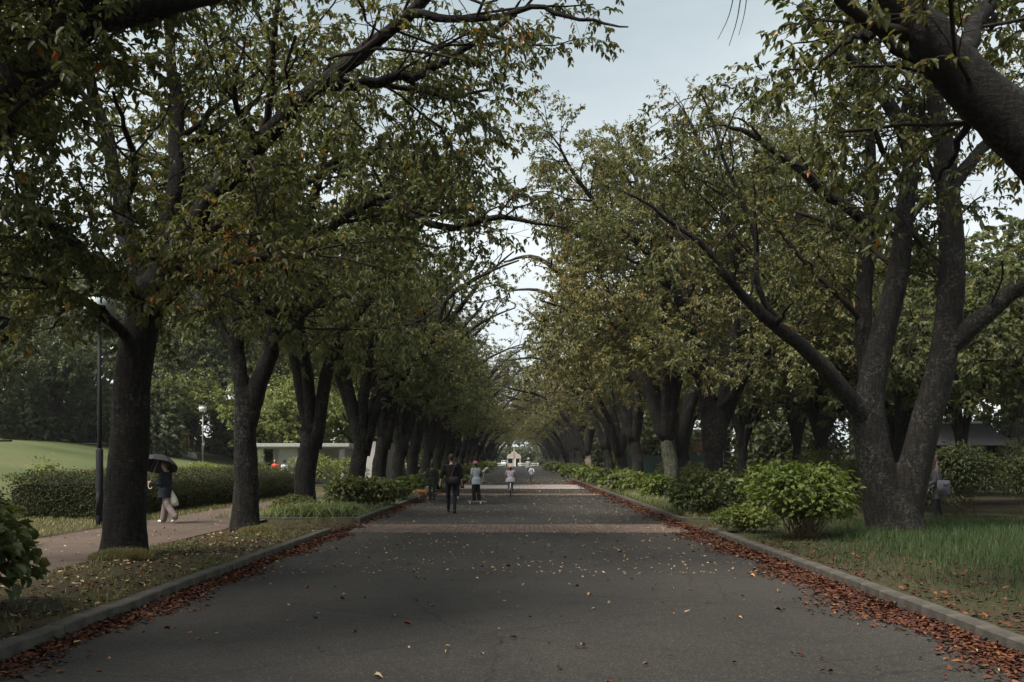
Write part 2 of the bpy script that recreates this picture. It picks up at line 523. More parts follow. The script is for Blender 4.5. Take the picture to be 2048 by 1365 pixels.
def tint_mat(name, stops, rough=0.8, spec=0.2, bscale=40):
    """colour picked per piece (attribute or object random), with grain"""
    m, n, l, out = new_mat(name)
    at = n.new('ShaderNodeAttribute'); at.attribute_name = 'tint'
    oi = n.new('ShaderNodeObjectInfo')
    ad = n.new('ShaderNodeMath'); ad.operation = 'ADD'
    l.new(at.outputs['Fac'], ad.inputs[0]); l.new(oi.outputs['Random'], ad.inputs[1])
    fr = n.new('ShaderNodeMath'); fr.operation = 'FRACT'
    l.new(ad.outputs[0], fr.inputs[0])
    cr = ramp(n, stops); l.new(fr.outputs[0], cr.inputs['Fac'])
    tc = n.new('ShaderNodeTexCoord')
    ns = n.new('ShaderNodeTexNoise'); ns.inputs['Scale'].default_value = bscale; ns.inputs['Detail'].default_value = 5
    l.new(tc.outputs['Object'], ns.inputs['Vector'])
    mr = ramp(n, [(0.3, (0.7, 0.7, 0.7)), (0.7, (1.2, 1.2, 1.2))]); l.new(ns.outputs['Fac'], mr.inputs['Fac'])
    mx = n.new('ShaderNodeMix'); mx.data_type = 'RGBA'; mx.blend_type = 'MULTIPLY'; mx.inputs[0].default_value = 1
    l.new(cr.outputs['Color'], mx.inputs[6]); l.new(mr.outputs['Color'], mx.inputs[7])
    pb = n.new('ShaderNodeBsdfPrincipled'); pb.inputs['Roughness'].default_value = rough; pb.inputs['Specular IOR Level'].default_value = spec
    l.new(mx.outputs[2], pb.inputs['Base Color'])
    l.new(pb.outputs[0], out.inputs['Surface'])
    return m


ORANGE = [(0.955, (0.40, 0.20, 0.05)), (0.985, (0.42, 0.12, 0.04))]
M = {}
M['leaf_green'] = leaf_mat('leaf_green', [(0.0, (0.042, 0.050, 0.020)), (0.45, (0.084, 0.092, 0.032)), (0.85, (0.152, 0.140, 0.046)), (0.93, (0.19, 0.135, 0.042))] + ORANGE, trans=0.4)
M['leaf_olive'] = leaf_mat('leaf_olive', [(0.0, (0.072, 0.084, 0.031)), (0.45, (0.141, 0.140, 0.052)), (0.8, (0.218, 0.170, 0.070)), (0.93, (0.25, 0.165, 0.072))] + ORANGE, trans=0.4)
M['leaf_mid'] = leaf_mat('leaf_mid', [(0.0, (0.052, 0.064, 0.025)), (0.45, (0.102, 0.115, 0.044)), (0.85, (0.17, 0.152, 0.058)), (0.93, (0.21, 0.145, 0.055))] + ORANGE, trans=0.42)
M['leaf_wood'] = leaf_mat('leaf_wood', [(0.0, (0.042, 0.054, 0.024)), (0.5, (0.080, 0.095, 0.037)), (0.9, (0.125, 0.130, 0.048)), (1.0, (0.14, 0.13, 0.05))], trans=0.42)
M['leaf_bright'] = leaf_mat('leaf_bright', [(0.0, (0.08, 0.10, 0.032)), (0.5, (0.165, 0.185, 0.056)), (0.9, (0.25, 0.235, 0.07)), (1.0, (0.32, 0.20, 0.06))], trans=0.4)
M['leaf_hydrangea'] = leaf_mat('leaf_hydrangea', [(0.0, (0.052, 0.080, 0.020)), (0.5, (0.115, 0.145, 0.034)), (0.85, (0.185, 0.19, 0.05)), (1.0, (0.22, 0.15, 0.05))], trans=0.36, spec=0.25)
M['leaf_oak'] = leaf_mat('leaf_oak', [(0.0, (0.048, 0.072, 0.024)), (0.5, (0.10, 0.12, 0.038)), (0.8, (0.165, 0.14, 0.05)), (1.0, (0.22, 0.105, 0.055))], trans=0.34)
M['leaf_hedge'] = leaf_mat('leaf_hedge', [(0.0, (0.024, 0.030, 0.014)), (0.5, (0.052, 0.062, 0.026)), (0.85, (0.095, 0.092, 0.035)), (1.0, (0.11, 0.07, 0.035))], trans=0.22, spec=0.12, rough=0.7)
M['grass'] = leaf_mat('grass', [(0.0, (0.022, 0.042, 0.013)), (0.5, (0.040, 0.070, 0.021)), (0.85, (0.066, 0.092, 0.032)), (1.0, (0.12, 0.105, 0.05))], trans=0.35, spec=0.25)
M['dry_grass'] = leaf_mat('dry_grass', [(0.0, (0.075, 0.095, 0.035)), (0.5, (0.14, 0.14, 0.055)), (0.85, (0.24, 0.20, 0.09)), (1.0, (0.28, 0.21, 0.10))], trans=0.3, spec=0.2)
M['lilyturf'] = leaf_mat('lilyturf', [(0.0, (0.06, 0.095, 0.035)), (0.5, (0.12, 0.16, 0.06)), (0.9, (0.20, 0.22, 0.09)), (1.0, (0.26, 0.22, 0.10))], trans=0.3, spec=0.4)
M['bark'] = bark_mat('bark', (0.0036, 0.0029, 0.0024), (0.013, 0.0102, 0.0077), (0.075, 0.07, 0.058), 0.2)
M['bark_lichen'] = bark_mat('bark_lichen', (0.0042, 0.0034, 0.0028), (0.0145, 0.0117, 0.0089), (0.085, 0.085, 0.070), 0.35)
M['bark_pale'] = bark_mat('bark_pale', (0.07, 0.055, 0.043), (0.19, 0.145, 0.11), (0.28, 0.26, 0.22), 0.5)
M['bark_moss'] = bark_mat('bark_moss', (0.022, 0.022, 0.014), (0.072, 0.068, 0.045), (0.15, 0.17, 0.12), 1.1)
M['twig'] = plain('twig', (0.026, 0.02, 0.016), 0.9, 0.1)
M['stem'] = plain('stem', (0.13, 0.085, 0.05), 0.9, 0.2)
M['asphalt'] = asphalt_mat('asphalt', (0.0345, 0.0305, 0.0262), (0.042, 0.036, 0.0302))
M['path'] = asphalt_mat('path_asphalt', (0.088, 0.062, 0.047), (0.105, 0.074, 0.056))
M['soil'] = ground_mat('soil', [(0.030, 0.022, 0.016), (0.045, 0.034, 0.023), (0.044, 0.042, 0.021), (0.058, 0.052, 0.027)], 0.45, 10, (7, 0.12, (0.12, 0.075, 0.035)))
M['lawn'] = ground_mat('lawn', [(0.05, 0.062, 0.024), (0.07, 0.084, 0.034), (0.088, 0.096, 0.042), (0.10, 0.10, 0.048)], 0.16, 14, None, 0.4, 0.02)
M['kerb'] = plain('kerb_concrete', (0.066, 0.059, 0.049), 0.9, 0.2, var=0.4, scale=4, bump=0.5, bscale=70)
M['brick'] = tint_mat('paver_brick', [(0.0, (0.10, 0.072, 0.056)), (0.5, (0.135, 0.095, 0.074)), (1.0, (0.16, 0.118, 0.094))], 0.85, 0.25)
M['pale_brick'] = tint_mat('pale_paver', [(0.0, (0.27, 0.22, 0.195)), (1.0, (0.34, 0.285, 0.255))], 0.85, 0.25)
M['mortar'] = plain('paver_joint', (0.055, 0.048, 0.04), 0.95, 0.1)
M['litter'] = tint_mat('fallen_leaf', [(0.0, (0.030, 0.012, 0.010)), (0.3, (0.060, 0.020, 0.013)), (0.55, (0.082, 0.028, 0.016)), (0.8, (0.105, 0.046, 0.024)), (0.94, (0.20, 0.075, 0.025)), (1.0, (0.04, 0.025, 0.02))], 0.75, 0.2)
M['litter_pale'] = tint_mat('pale_fallen_leaf', [(0.0, (0.30, 0.18, 0.085)), (0.5, (0.38, 0.26, 0.13)), (1.0, (0.42, 0.32, 0.2))], 0.6, 0.35)
M['litter_orange'] = tint_mat('orange_fallen_leaf', [(0.0, (0.36, 0.11, 0.03)), (0.5, (0.45, 0.17, 0.035)), (1.0, (0.42, 0.22, 0.05))], 0.6, 0.35)
M['litter_dark'] = tint_mat('dark_fallen_leaf', [(0.0, (0.028, 0.020, 0.016)), (1.0, (0.07, 0.045, 0.034))], 0.7, 0.3)
M['white'] = plain('white_paint', (0.72, 0.72, 0.70), 0.5, 0.4, var=0.08)
M['concrete'] = plain('grey_concrete', (0.42, 0.40, 0.38), 0.85, 0.2, var=0.14, scale=1.5, bump=0.2)
M['roof'] = plain('roof_slab', (0.36, 0.355, 0.33), 0.8, 0.2, var=0.12)
M['dark_metal'] = plain('dark_metal', (0.010, 0.0105, 0.012), 0.7, 0.2)
M['grey_metal'] = plain('grey_metal', (0.24, 0.20, 0.18), 0.5, 0.5, 0.3)
M['lamp_glass'] = plain('lamp_glass', (0.40, 0.46, 0.45), 0.25, 0.5)
M['cream'] = plain('cream_wall', (0.40, 0.345, 0.28), 0.8, 0.2, var=0.08, scale=1)
M['black'] = plain('black_void', (0.012, 0.012, 0.012), 0.7, 0.2)
M['green_mesh'] = plain('green_netting', (0.07, 0.115, 0.10), 0.8, 0.2)
M['red_wall'] = plain('red_brick_wall', (0.22, 0.115, 0.085), 0.85, 0.2, var=0.3, scale=5)
M['dark_roof'] = plain('dark_roof', (0.026, 0.025, 0.027), 0.7, 0.3)
M['red'] = plain('red_paint', (0.45, 0.035, 0.045), 0.5, 0.4)
M['yellow'] = plain('yellow_paint', (0.62, 0.34, 0.04), 0.5, 0.4)
M['tyre'] = plain('tyre_rubber', (0.02, 0.02, 0.02), 0.8, 0.3)
M['skin'] = plain('skin', (0.40, 0.235, 0.16), 0.55, 0.4, var=0.06)
M['hair'] = plain('black_hair', (0.014, 0.012, 0.011), 0.5, 0.4)
def cloth(name, c): return plain(name, c, 0.9, 0.15, var=0.2, scale=9, bump=0.5, bscale=24)

# ------------------------------------------------------------------ ground, roads, kerbs
rg = np.random.default_rng(11)
KX = 4.05                  # inner kerb face
G0, G1 = 21.7, 25.3        # the gap where a footpath crosses
VZ = 0.10                  # verge level


def sstep(a, b, x):
    t = np.clip((x - a) / (b - a), 0, 1)
    return t * t * (3 - 2 * t)


def mound(x, y):
    return 2.9 * sstep(-13.5, -36, x) * sstep(24, 66, y)


def ground_h(x, y):
    z = VZ + 0.02 * np.sin(x * 1.3 + y * .7) * np.sin(y * .9 - x * .4) * (np.abs(x) > 4.6)
    inroad = np.abs(x) < KX + 0.1
    gap = (y > G0) & (y < G1) & (np.abs(x) < 7.6)
    ramp_ = VZ * sstep(5.2, 7.6, np.abs(x))
    z = np.where(gap, np.minimum(z, -0.012 + ramp_), z)
    z = np.where(inroad, -0.06, z)
    onpath = (x > -9.25) & (x < -6.35)
    z = np.where(onpath, np.minimum(z, VZ - 0.012), z)
    return z + mound(x, y) - 0.004 - 0.35 * ((x < -14) & (y > 9) & (y < 118) & (x > -118))


xs = np.unique(np.concatenate([[-320, -160, -110], np.arange(-80, -20, 2.0), np.arange(-20, -4.3, .4), [-9.26, -9.24, -6.36, -6.34, -4.16, -4.14, 0, 4.14, 4.16],
                               np.arange(4.4, 14, .4), np.arange(14, 50, 3.0), [60, 90, 140, 320]]))
ys = np.unique(np.concatenate([[-40, -20], np.arange(0, 21.5, .5), [G0 - .01, G0 + .01, 23, 24, G1 - .01, G1 + .01], np.arange(26, 60, 1.0), np.arange(60, 120, 3.0), np.arange(130, 300, 15), [400]]))
XX, YY = np.meshgrid(xs, ys)
g = Geo()
nx, ny = len(xs), len(ys)
idx = np.arange(nx * ny).reshape(ny, nx)
quads = np.stack([idx[:-1, :-1], idx[:-1, 1:], idx[1:, 1:], idx[1:, :-1]], -1).reshape(-1, 4)
g.add(np.stack([XX, YY, ground_h(XX, YY)], -1), quads)
tag(link('ground', g.mesh('ground'), M['soil']), kind='structure')


def sheet(name, x0, x1, y0, y1, z, m, nx=2, ny=2, zf=None):
    a, b = np.meshgrid(np.linspace(x0, x1, nx), np.linspace(y0, y1, ny))
    zz = np.full_like(a, z) if zf is None else zf(a, b)
    i = np.arange(nx * ny).reshape(ny, nx)
    gg = Geo().add(np.stack([a, b, zz], -1), np.stack([i[:-1, :-1], i[:-1, 1:], i[1:, 1:], i[1:, :-1]], -1).reshape(-1, 4))
    return tag(link(name, gg.mesh(name), m), kind='structure')


sheet('road', -KX - 0.06, KX + 0.06, -40, 262, 0.0, M['asphalt'])
sheet('footpath', -9.2, -6.4, -30, 140, VZ - 0.004, M['path'], 2, 60)
sheet('lawn', -120, -13.2, 8, 120, 0, M['lawn'], 60, 60, lambda a, b: VZ + 0.008 + mound(a, b) + 0.03 * np.sin(a * .5) * np.sin(b * .37))

# kerb stones: nearest ones piece by piece
def stone_mesh(w, L, seed):
    r = np.random.default_rng(seed)
    b = 0.012 + 0.004 * r.random()
    return Geo().box(-w / 2, w / 2, -L / 2 + .002, L / 2 - .002, -0.15, 0.135, b).mesh('kerb_stone', smooth=False)
SM = [stone_mesh(0.17, 0.6, k) for k in range(3)]
kerb_l = empty('kerb', (0, 0, 0), kind='structure')
kerb_r = empty('kerb', (0, 0, 0), kind='structure')


def stones(par, x, y0, y1, rot=0.0, px=None):
    n = int(round((y1 - y0) / 0.6))
    for k in range(n):
        o = link('kerb_stone', SM[k % 3], M['kerb'], par)
        t = y0 + (k + .5) * (y1 - y0) / n
        j = rg.normal(0, 0.004, 3)
        o.location = (x + j[0], t, j[2]) if rot == 0 else (t, px + j[0], j[2])
        o.rotation_euler = (0, j[1], rot + rg.normal(0, .004))
for par, sx in ((kerb_l, -1), (kerb_r, 1)):
    x = sx * (KX + .085)
    stones(par, x, 1.7, 21.5)
    stones(par, x, 25.3, 50.5)
    a, b = sorted((sx * (KX + .17), sx * 7.3))
    stones(par, 0, a, b, PI / 2, 25.4)
    gk = Geo()
    for y in np.arange(50.5, 230, 1.0):
        gk.box(x - .085, x + .085, y + .005, y + .995, -.15, .135, .02)
    link('far_kerb', gk.mesh('far_kerb', False), M['kerb'], par, 'stuff')

# brick band across the road; nearest bricks are pieces
band = empty('brick_band', (0, 0, 0), kind='structure')
link('bedding', Geo().box(-KX + .01, KX - .01, 21.9, 24.7, -.02, .0035).mesh('bedding'), M['mortar'], band)
bmesh_ = [Geo().box(-.052, .052, -.108, .108, -.01, .010 + .001 * k, .004, tint=k / 3).mesh('brick', False) for k in range(3)]
rows = np.arange(21.9 + .115, 24.65, .226)
cols_ = np.arange(-KX + .07, KX - .06, .112)
n_piece, rest = 0, Geo()
for ri, y in enumerate(rows):
    for x in cols_:
        yy = y
        if n_piece < 290 and ri < 5:
            o = link('brick', bmesh_[n_piece % 3], M['brick'], band)
            o.location = (x, yy, rg.normal(0, .001))
            o.rotation_euler = (rg.normal(0, .006), rg.normal(0, .006), rg.normal(0, .01))
            n_piece += 1
        else:
            dz = rg.normal(0, .001)
            rest.box(x - .052, x + .052, yy - .108, yy + .108, -.01, .011 + dz, .004, tint=rg.random())
link('bricks', rest.mesh('bricks', False), M['brick'], band, 'stuff')
for (ya, yb, key, nm) in ((45.0, 47.2, 'brick', 'brick_band'), (55.0, 64.0, 'pale_brick', 'pale_brick_band')):
    bb = empty(nm, (0, 0, 0), kind='structure')
    link('bedding', Geo().box(-KX + .01, KX - .01, ya, yb, -.02, .0035).mesh('bedding'), M['mortar'], bb)
    gg = Geo()
    for i, y in enumerate(np.arange(ya + .13, yb - .1, .25)):
        for x in np.arange(-KX + .14, KX - .1, .25):
            gg.box(x - .12, x + .12, y - .12, y + .12, -.01, .011, .003, tint=rg.random())
    link('bricks', gg.mesh('bricks', False), M[key], bb, 'stuff')

# ------------------------------------------------------------------ trees
def interp_poly(poly, i, t):
    """poly (n,m,3): points and tangents at parameter t in 0..1 of polyline i"""
    m = poly.shape[1]
    f = np.clip(t, 0, 0.9999) * (m - 1)
    k = f.astype(int)
    fr = (f - k)[:, None]
    a, b = poly[i, k], poly[i, k + 1]
    return a + (b - a) * fr, nrm(b - a)


def spawn(rng, poly, rad, spacing, tmin, lfun, angle, flat, nseg, wob, trop, rscale, zmin=None, keep=1.0, clip=None, floor=None):
    """children of all the polylines at once"""
    seg = np.linalg.norm(np.diff(poly, axis=1), axis=2).sum(1)
    cnt = np.maximum(1, np.round(seg * (1 - tmin) / spacing)).astype(int)
    i = np.repeat(np.arange(len(poly)), cnt)
    t = tmin + (1 - tmin) * (np.concatenate([(np.arange(c) + rng.random(c)) / c for c in cnt]))
    sgn = np.concatenate([np.where((np.arange(c) + rng.integers(2)) % 2, 1.0, -1.0) for c in cnt])
    if keep < 1:
        k = rng.random(len(i)) < keep
        i, t, sgn = i[k], t[k], sgn[k]
    p, tan = interp_poly(poly, i, t)
    up = np.array([0, 0, 1.0])
    side = np.cross(tan, up)
    bad = np.linalg.norm(side, axis=1) < .2
    side[bad] = rng.normal(size=(bad.sum(), 3))
    side = nrm(side) * sgn[:, None]
    n = np.cross(side, tan)
    az = rng.normal(0, 1 - flat, len(i)) * 1.6
    sd = side * np.cos(az)[:, None] + n * np.sin(az)[:, None]
    ang = rng.normal(angle, .18, len(i))[:, None]
    d = nrm(tan * np.cos(ang) + sd * np.sin(ang))
    L = lfun(t, seg[i], rng)
    if zmin is not None:
        k = p[:, 2] > zmin
        i, t, p, d, L = i[k], t[k], p[k], d[k], L[k]
    N = len(i)
    pts = np.empty((N, nseg + 1, 3)); pts[:, 0] = p
    for s in range(nseg):
        d = nrm(d + rng.normal(0, wob, (N, 3)) + np.asarray(trop) * (0.4 + s / nseg))
        pts[:, s + 1] = pts[:, s] + d * (L / nseg)[:, None]
    if clip is not None:
        k = clip(pts[:, -1]) & clip(pts[:, nseg // 2])
        if floor is not None: k &= pts[:, :, 2].min(1) > floor
        i, t, pts = i[k], t[k], pts[k]
    f = np.clip(t, 0, .999) * (rad.shape[1] - 1)
    r0 = rad[i, f.astype(int)] * rscale
    r = r0[:, None] * np.linspace(1, .35, nseg + 1)[None]
    return pts, np.maximum(r, .0025)


def bark_relief(v, axis_pts, amp, rng):
    """lumpy trunk: push the vertices in and out along their distance from the axis"""
    ph = rng.random(12) * 6.28
    x, y, z = v[:, 0], v[:, 1], v[:, 2]
    f = (np.sin(x * 11 + ph[0] + z * 1.2) * np.sin(y * 12 + ph[1]) + .6 * np.sin(z * 4.3 + x * 6 + ph[2]) + .5 * np.sin(z * 9 + y * 17 + ph[3]) * np.sin(x * 19 + ph[4])
         + .35 * np.sin(z * 23 + ph[5] + x * 8) * np.sin(y * 29 + ph[6]))
    k = np.argmin(np.abs(axis_pts[None, :, 2] - z[:, None]), axis=1)
    d = v - axis_pts[k]; d[:, 2] = 0
    return v + nrm(d) * (f * amp)[:, None]


def tree_geo(rng, trunk, trunk_r, limbs, leaf_len=.115, wr=.5, fine=False, zmin=3.0, dens=1.0, sub=1.3, bough=.45, br=.24, tw=.19, per_twig=9,
             sides=20, droop=.14, autumn=.004, bare=0.0, blen=1.0, trunk_n=26, relief=.02, flat=.55, clip=None, twig_tubes=.3, clump=.25, show=(), merge=()):
    """returns the meshes of a tree as Geo objects, and leaf frames"""
    out = {}
    ta = catmull(trunk, trunk_n)
    tr = np.interp(np.linspace(0, 1, trunk_n), np.linspace(0, 1, len(trunk_r)), trunk_r)
    h = ta[:, 2] - ta[0, 2]
    tr = tr * (1 + .32 * np.exp(-h / .22))
    gt = Geo().tubes(ta, tr, sides)
    v = gt.v[0]
    # root flare lobes, then relief
    th = np.arctan2(v[:, 1] - ta[0, 1], v[:, 0] - ta[0, 0])
    lob = 1 + .16 * np.cos(5 * th + rng.random() * 6) * np.exp(-np.maximum(v[:, 2] - ta[0, 2], 0) / .3)
    c = ta[0]
    low = (v[:, 2] - c[2] < 1.2)
    v[low, 0] = c[0] + (v[low, 0] - c[0]) * lob[low]; v[low, 1] = c[1] + (v[low, 1] - c[1]) * lob[low]
    gt.v[0] = bark_relief(v, ta, relief, rng)
    out['trunk'] = gt
    out['limbs'] = []
    LP, LR = [], []
    for pts, rr in limbs:
        p = catmull(pts, 22)
        w = rng.normal(0, 1, (22, 3)); w = (w + np.roll(w, 1, 0) + np.roll(w, -1, 0)) / 3
        wl_ = np.linspace(0, 1, 22)[:, None]
        p = p + w * .05 * np.minimum(wl_ * 3, 1)
        r = np.interp(np.linspace(0, 1, 22), np.linspace(0, 1, len(rr)), rr)
        gl = Geo().tubes(p, r, 12 if r[0] > .09 else 8)
        gl.v[0] = gl.v[0] + (np.sin(gl.v[0][:, [1, 2, 0]] * 17) * np.sin(gl.v[0][:, [2, 0, 1]] * 13)) * np.minimum(.1 * r.mean(), .012)
        out['limbs'].append(gl)
        LP.append(p); LR.append(r)
    LP, LR = np.array(LP), np.array(LR)
    for li in merge:                                   # the foot of a main limb belongs to the trunk's own skin
        k = 9
        gt.tubes(LP[li][:k], LR[li][:k] * np.linspace(1.12, .9, k), 16)
        gt.v[-1] = gt.v[-1] + (np.sin(gt.v[-1][:, [1, 2, 0]] * 15) * np.sin(gt.v[-1][:, [2, 0, 1]] * 11)) * .014
    out['merged'] = bool(merge)
    gb = Geo()
    SP, SR = spawn(rng, LP, LR, sub / dens, .28, lambda t, s, r: (3.4 - 1.4 * t) * r.uniform(.65, 1.15, len(t)) * blen, .85, .25, 9, .17, (0, 0, .02), .5, None, 1.0, clip, zmin - .3)
    SR = np.minimum(SR, .06)
    gb.tubes(SP, SR, 6)
    res = lambda a, n: np.stack([[np.interp(np.linspace(0, 1, n), np.linspace(0, 1, a.shape[1]), a[i, :, k]) for k in range(3)] for i in range(len(a))]).transpose(0, 2, 1)
    LP2 = res(LP, 10)
    LR2 = LR[:, np.linspace(0, 21, 10).astype(int)]
    AP, AR = np.concatenate([LP2, SP]), np.concatenate([LR2, SR])
    BP, BR = spawn(rng, AP, AR, bough / dens, .22, lambda t, s, r: (2.0 - .7 * t) * r.uniform(.6, 1.2, len(t)) * blen, .8, flat, 5, .17, (0, 0, -.02), .45, zmin, 1.0, clip, zmin - .6)
    BR = np.minimum(BR, .02)
    gb.tubes(BP, BR, 4, cap=False)
    CP, CR = spawn(rng, BP, BR, br / dens, .12, lambda t, s, r: (1.05 - .35 * t) * r.uniform(.55, 1.2, len(t)), .8, flat, 3, .18, (0, 0, -droop), .5, zmin, 1.0, clip)
    CR = np.minimum(CR, .008)
    ck = [0, 1, 3] if twig_tubes else [0, 3]
    if twig_tubes: gb.tubes(CP[:, ck], CR[:, ck], 3, cap=False)
    DP, DR = spawn(rng, CP, CR, tw / dens, .15, lambda t, s, r: .36 * r.uniform(.5, 1.3, len(t)), .8, flat, 2, .15, (0, 0, -droop * 1.4), .6, zmin - .3)
    DR = np.minimum(DR, .004)
    nt = int(len(DP) * twig_tubes)
    gb.tubes(DP[:nt, ::2], DR[:nt, ::2], 3, cap=False)
    out['branches'] = gb
    # leaves
    PO, TA, GI = [], [], []
    for poly, n, t0 in ((DP, per_twig, .1), (CP, 8, .4)):
        if bare:
            poly = poly[rng.random(len(poly)) > bare]
        i = np.repeat(np.arange(len(poly)), n)
        t = t0 + (1 - t0) * rng.random(len(i))
        p, tan = interp_poly(poly, i, t)
        PO.append(p); TA.append(tan)
    p, tan = np.concatenate(PO), np.concatenate(TA)
    # the big limbs carry few leaves along their own bare wood
    for li in show:
        keep = np.ones(len(p), bool)
        for q in catmull(limbs[li][0], 60):
            dx = (p - q) / [.30, 1.0, .26]
            dx[:, 1] = np.where(p[:, 1] < q[1], dx[:, 1] / 1.8, dx[:, 1] * 6)
            keep &= ((dx ** 2).sum(1) > 1) | (rng.random(len(p)) < .03)
        p, tan = p[keep], tan[keep]
    N = len(p)
    sd = rng.normal(0, 1, (N, 3)); sd[:, 2] *= .4
    ax = nrm(tan * .5 + nrm(sd) * .75 + np.stack([np.zeros(N), np.zeros(N), rng.uniform(-1.05, .05, N)], 1))
    upv = nrm(np.stack([rng.normal(0, .45, N), rng.normal(0, .45, N), np.ones(N)], 1))
    ln = leaf_len * rng.uniform(.65, 1.25, N)
    # tint drifts from clump to clump, so the crown has lighter and yellower sprays
    cl = clump * np.sin(p[:, 0] * 1.1 + rng.random() * 6) * np.sin(p[:, 1] * 1.3 + rng.random() * 6) * np.sin(p[:, 2] * 1.2 + rng.random() * 6)
    tint = np.clip(.42 + cl + rng.normal(0, .17, N), 0, .86)
    aut = rng.random(N) < autumn
    tint[aut] = rng.uniform(.95, 1.0, aut.sum())
    out['leaf'] = (p, ax, upv, ln, tint)
    out['crown'] = Geo().leaves(p, ax, upv, ln, wr, .28, tint, fine)
    return out


def hero_tree(name, label, base, tg, bark, leafm, cat='tree', group=None, n_leaf=0, wr=.46, near=None):
    """link a tree whose geometry is in world space; its Empty sits at the base"""
    bx = np.array(base, float)
    root = empty(name, tuple(bx), label=label, cat=cat, group=group)
    def put(nm, gg, m, kind=None, smooth=True):
        gg.v = [a - bx for a in gg.v]
        return link(nm, gg.mesh(nm, smooth), m, root, kind)
    tk = put('trunk', tg['trunk'], bark)
    if tg['merged']:
        m_ = tk.modifiers.new('merge', 'REMESH'); m_.mode = 'VOXEL'; m_.voxel_size = .035; m_.use_smooth_shade = True
        m_ = tk.modifiers.new('soften', 'SMOOTH'); m_.factor = .5; m_.iterations = 5
    for gl in tg['limbs']:
        put('limb', gl, bark)
    put('branches', tg['branches'], M['twig'], 'stuff')
    p, ax, up, ln, tint = tg['leaf']
    crown = tg['crown']
    if n_leaf:
        # the largest ones seen from the road are single leaves
        px = 1040 + p[:, 0] / np.maximum(p[:, 1], .1) * F
        py = 920 - (p[:, 2] - EYE) / np.maximum(p[:, 1], .1) * F
        vis = (px > 5) & (px < 2043) & (py > 5) & (py < 1360) & (p[:, 1] > 1)
        size = ln / np.maximum(p[:, 1], .1) * np.where(vis, 1, 0) * np.where(tint > .94, 3, 1)
        pick = np.argsort(-size)[:n_leaf]
        pick = pick[vis[pick]]
        keep = np.ones(len(p), bool); keep[pick] = False
        crown = Geo().leaves(p[keep], ax[keep], up[keep], ln[keep], wr, .28, tint[keep], True)
        bank = {}
        for k in pick:
            key = int(tint[k] * 20)
            if key not in bank:
                bank[key] = Geo().leaves(np.zeros((1, 3)), np.array([[0, 1.0, 0]]), np.array([[0, 0, 1.0]]), [1.0], wr, .28, np.array([max(tint[k], 0)]), True).mesh('leaf')
            o = link('leaf', bank[key], leafm, root)
            y = Vector(ax[k]).normalized(); x = y.cross(Vector(up[k])).normalized(); z = x.cross(y)
            mt = Matrix((x, y, z)).transposed().to_4x4()
            o.matrix_local = Matrix.Translation(Vector(p[k] - bx)) @ mt @ Matrix.Scale(ln[k], 4)
    put('crown', crown, leafm, 'stuff')
    return root


def auto_limbs(rng, fork, r0, n, reach, top, road=+1, spread=1.0):
    """limbs of a spreading cherry: they rise from the fork, lean to the road and flatten"""
    L = []
    az0 = rng.random() * 6.28
    for k in range(n):
        az = az0 + k * 2 * PI / n + rng.normal(0, .25)
        d = np.array([math.cos(az), math.sin(az) * .85, 0])
        rr = reach * rng.uniform(.75, 1.1) * (1.12 if d[0] * road > .3 else .9) * spread
        tz = top * rng.uniform(.72, 1.0)
        f = np.array(fork)
        st = f - np.array([0, 0, rng.uniform(.2, .7)]) + d * .05
        p1 = f + d * rr * .14 + [0, 0, (tz - f[2]) * .26]
        p2 = f + d * rr * .42 + [0, 0, (tz - f[2]) * .60] + rng.normal(0, .25, 3)
        p3 = f + d * rr * .75 + [0, 0, (tz - f[2]) * .84] + rng.normal(0, .35, 3)
        p4 = f + d * rr * 1.02 + [0, 0, (tz - f[2]) * rng.uniform(.86, 1.0)] + rng.normal(0, .4, 3)
        a = r0 * rng.uniform(.5, .68)
        L.append(([st, p1, p2, p3, p4], [a * 1.1, a * .82, a * .6, a * .4, a * .14]))
    return L


def pl(Y, *pts):
    """world polyline from (px, py[, dY]) read off the photo"""
    return [P(a[0], a[1], Y + (a[2] if len(a) > 2 else 0)) for a in pts]

T = {}

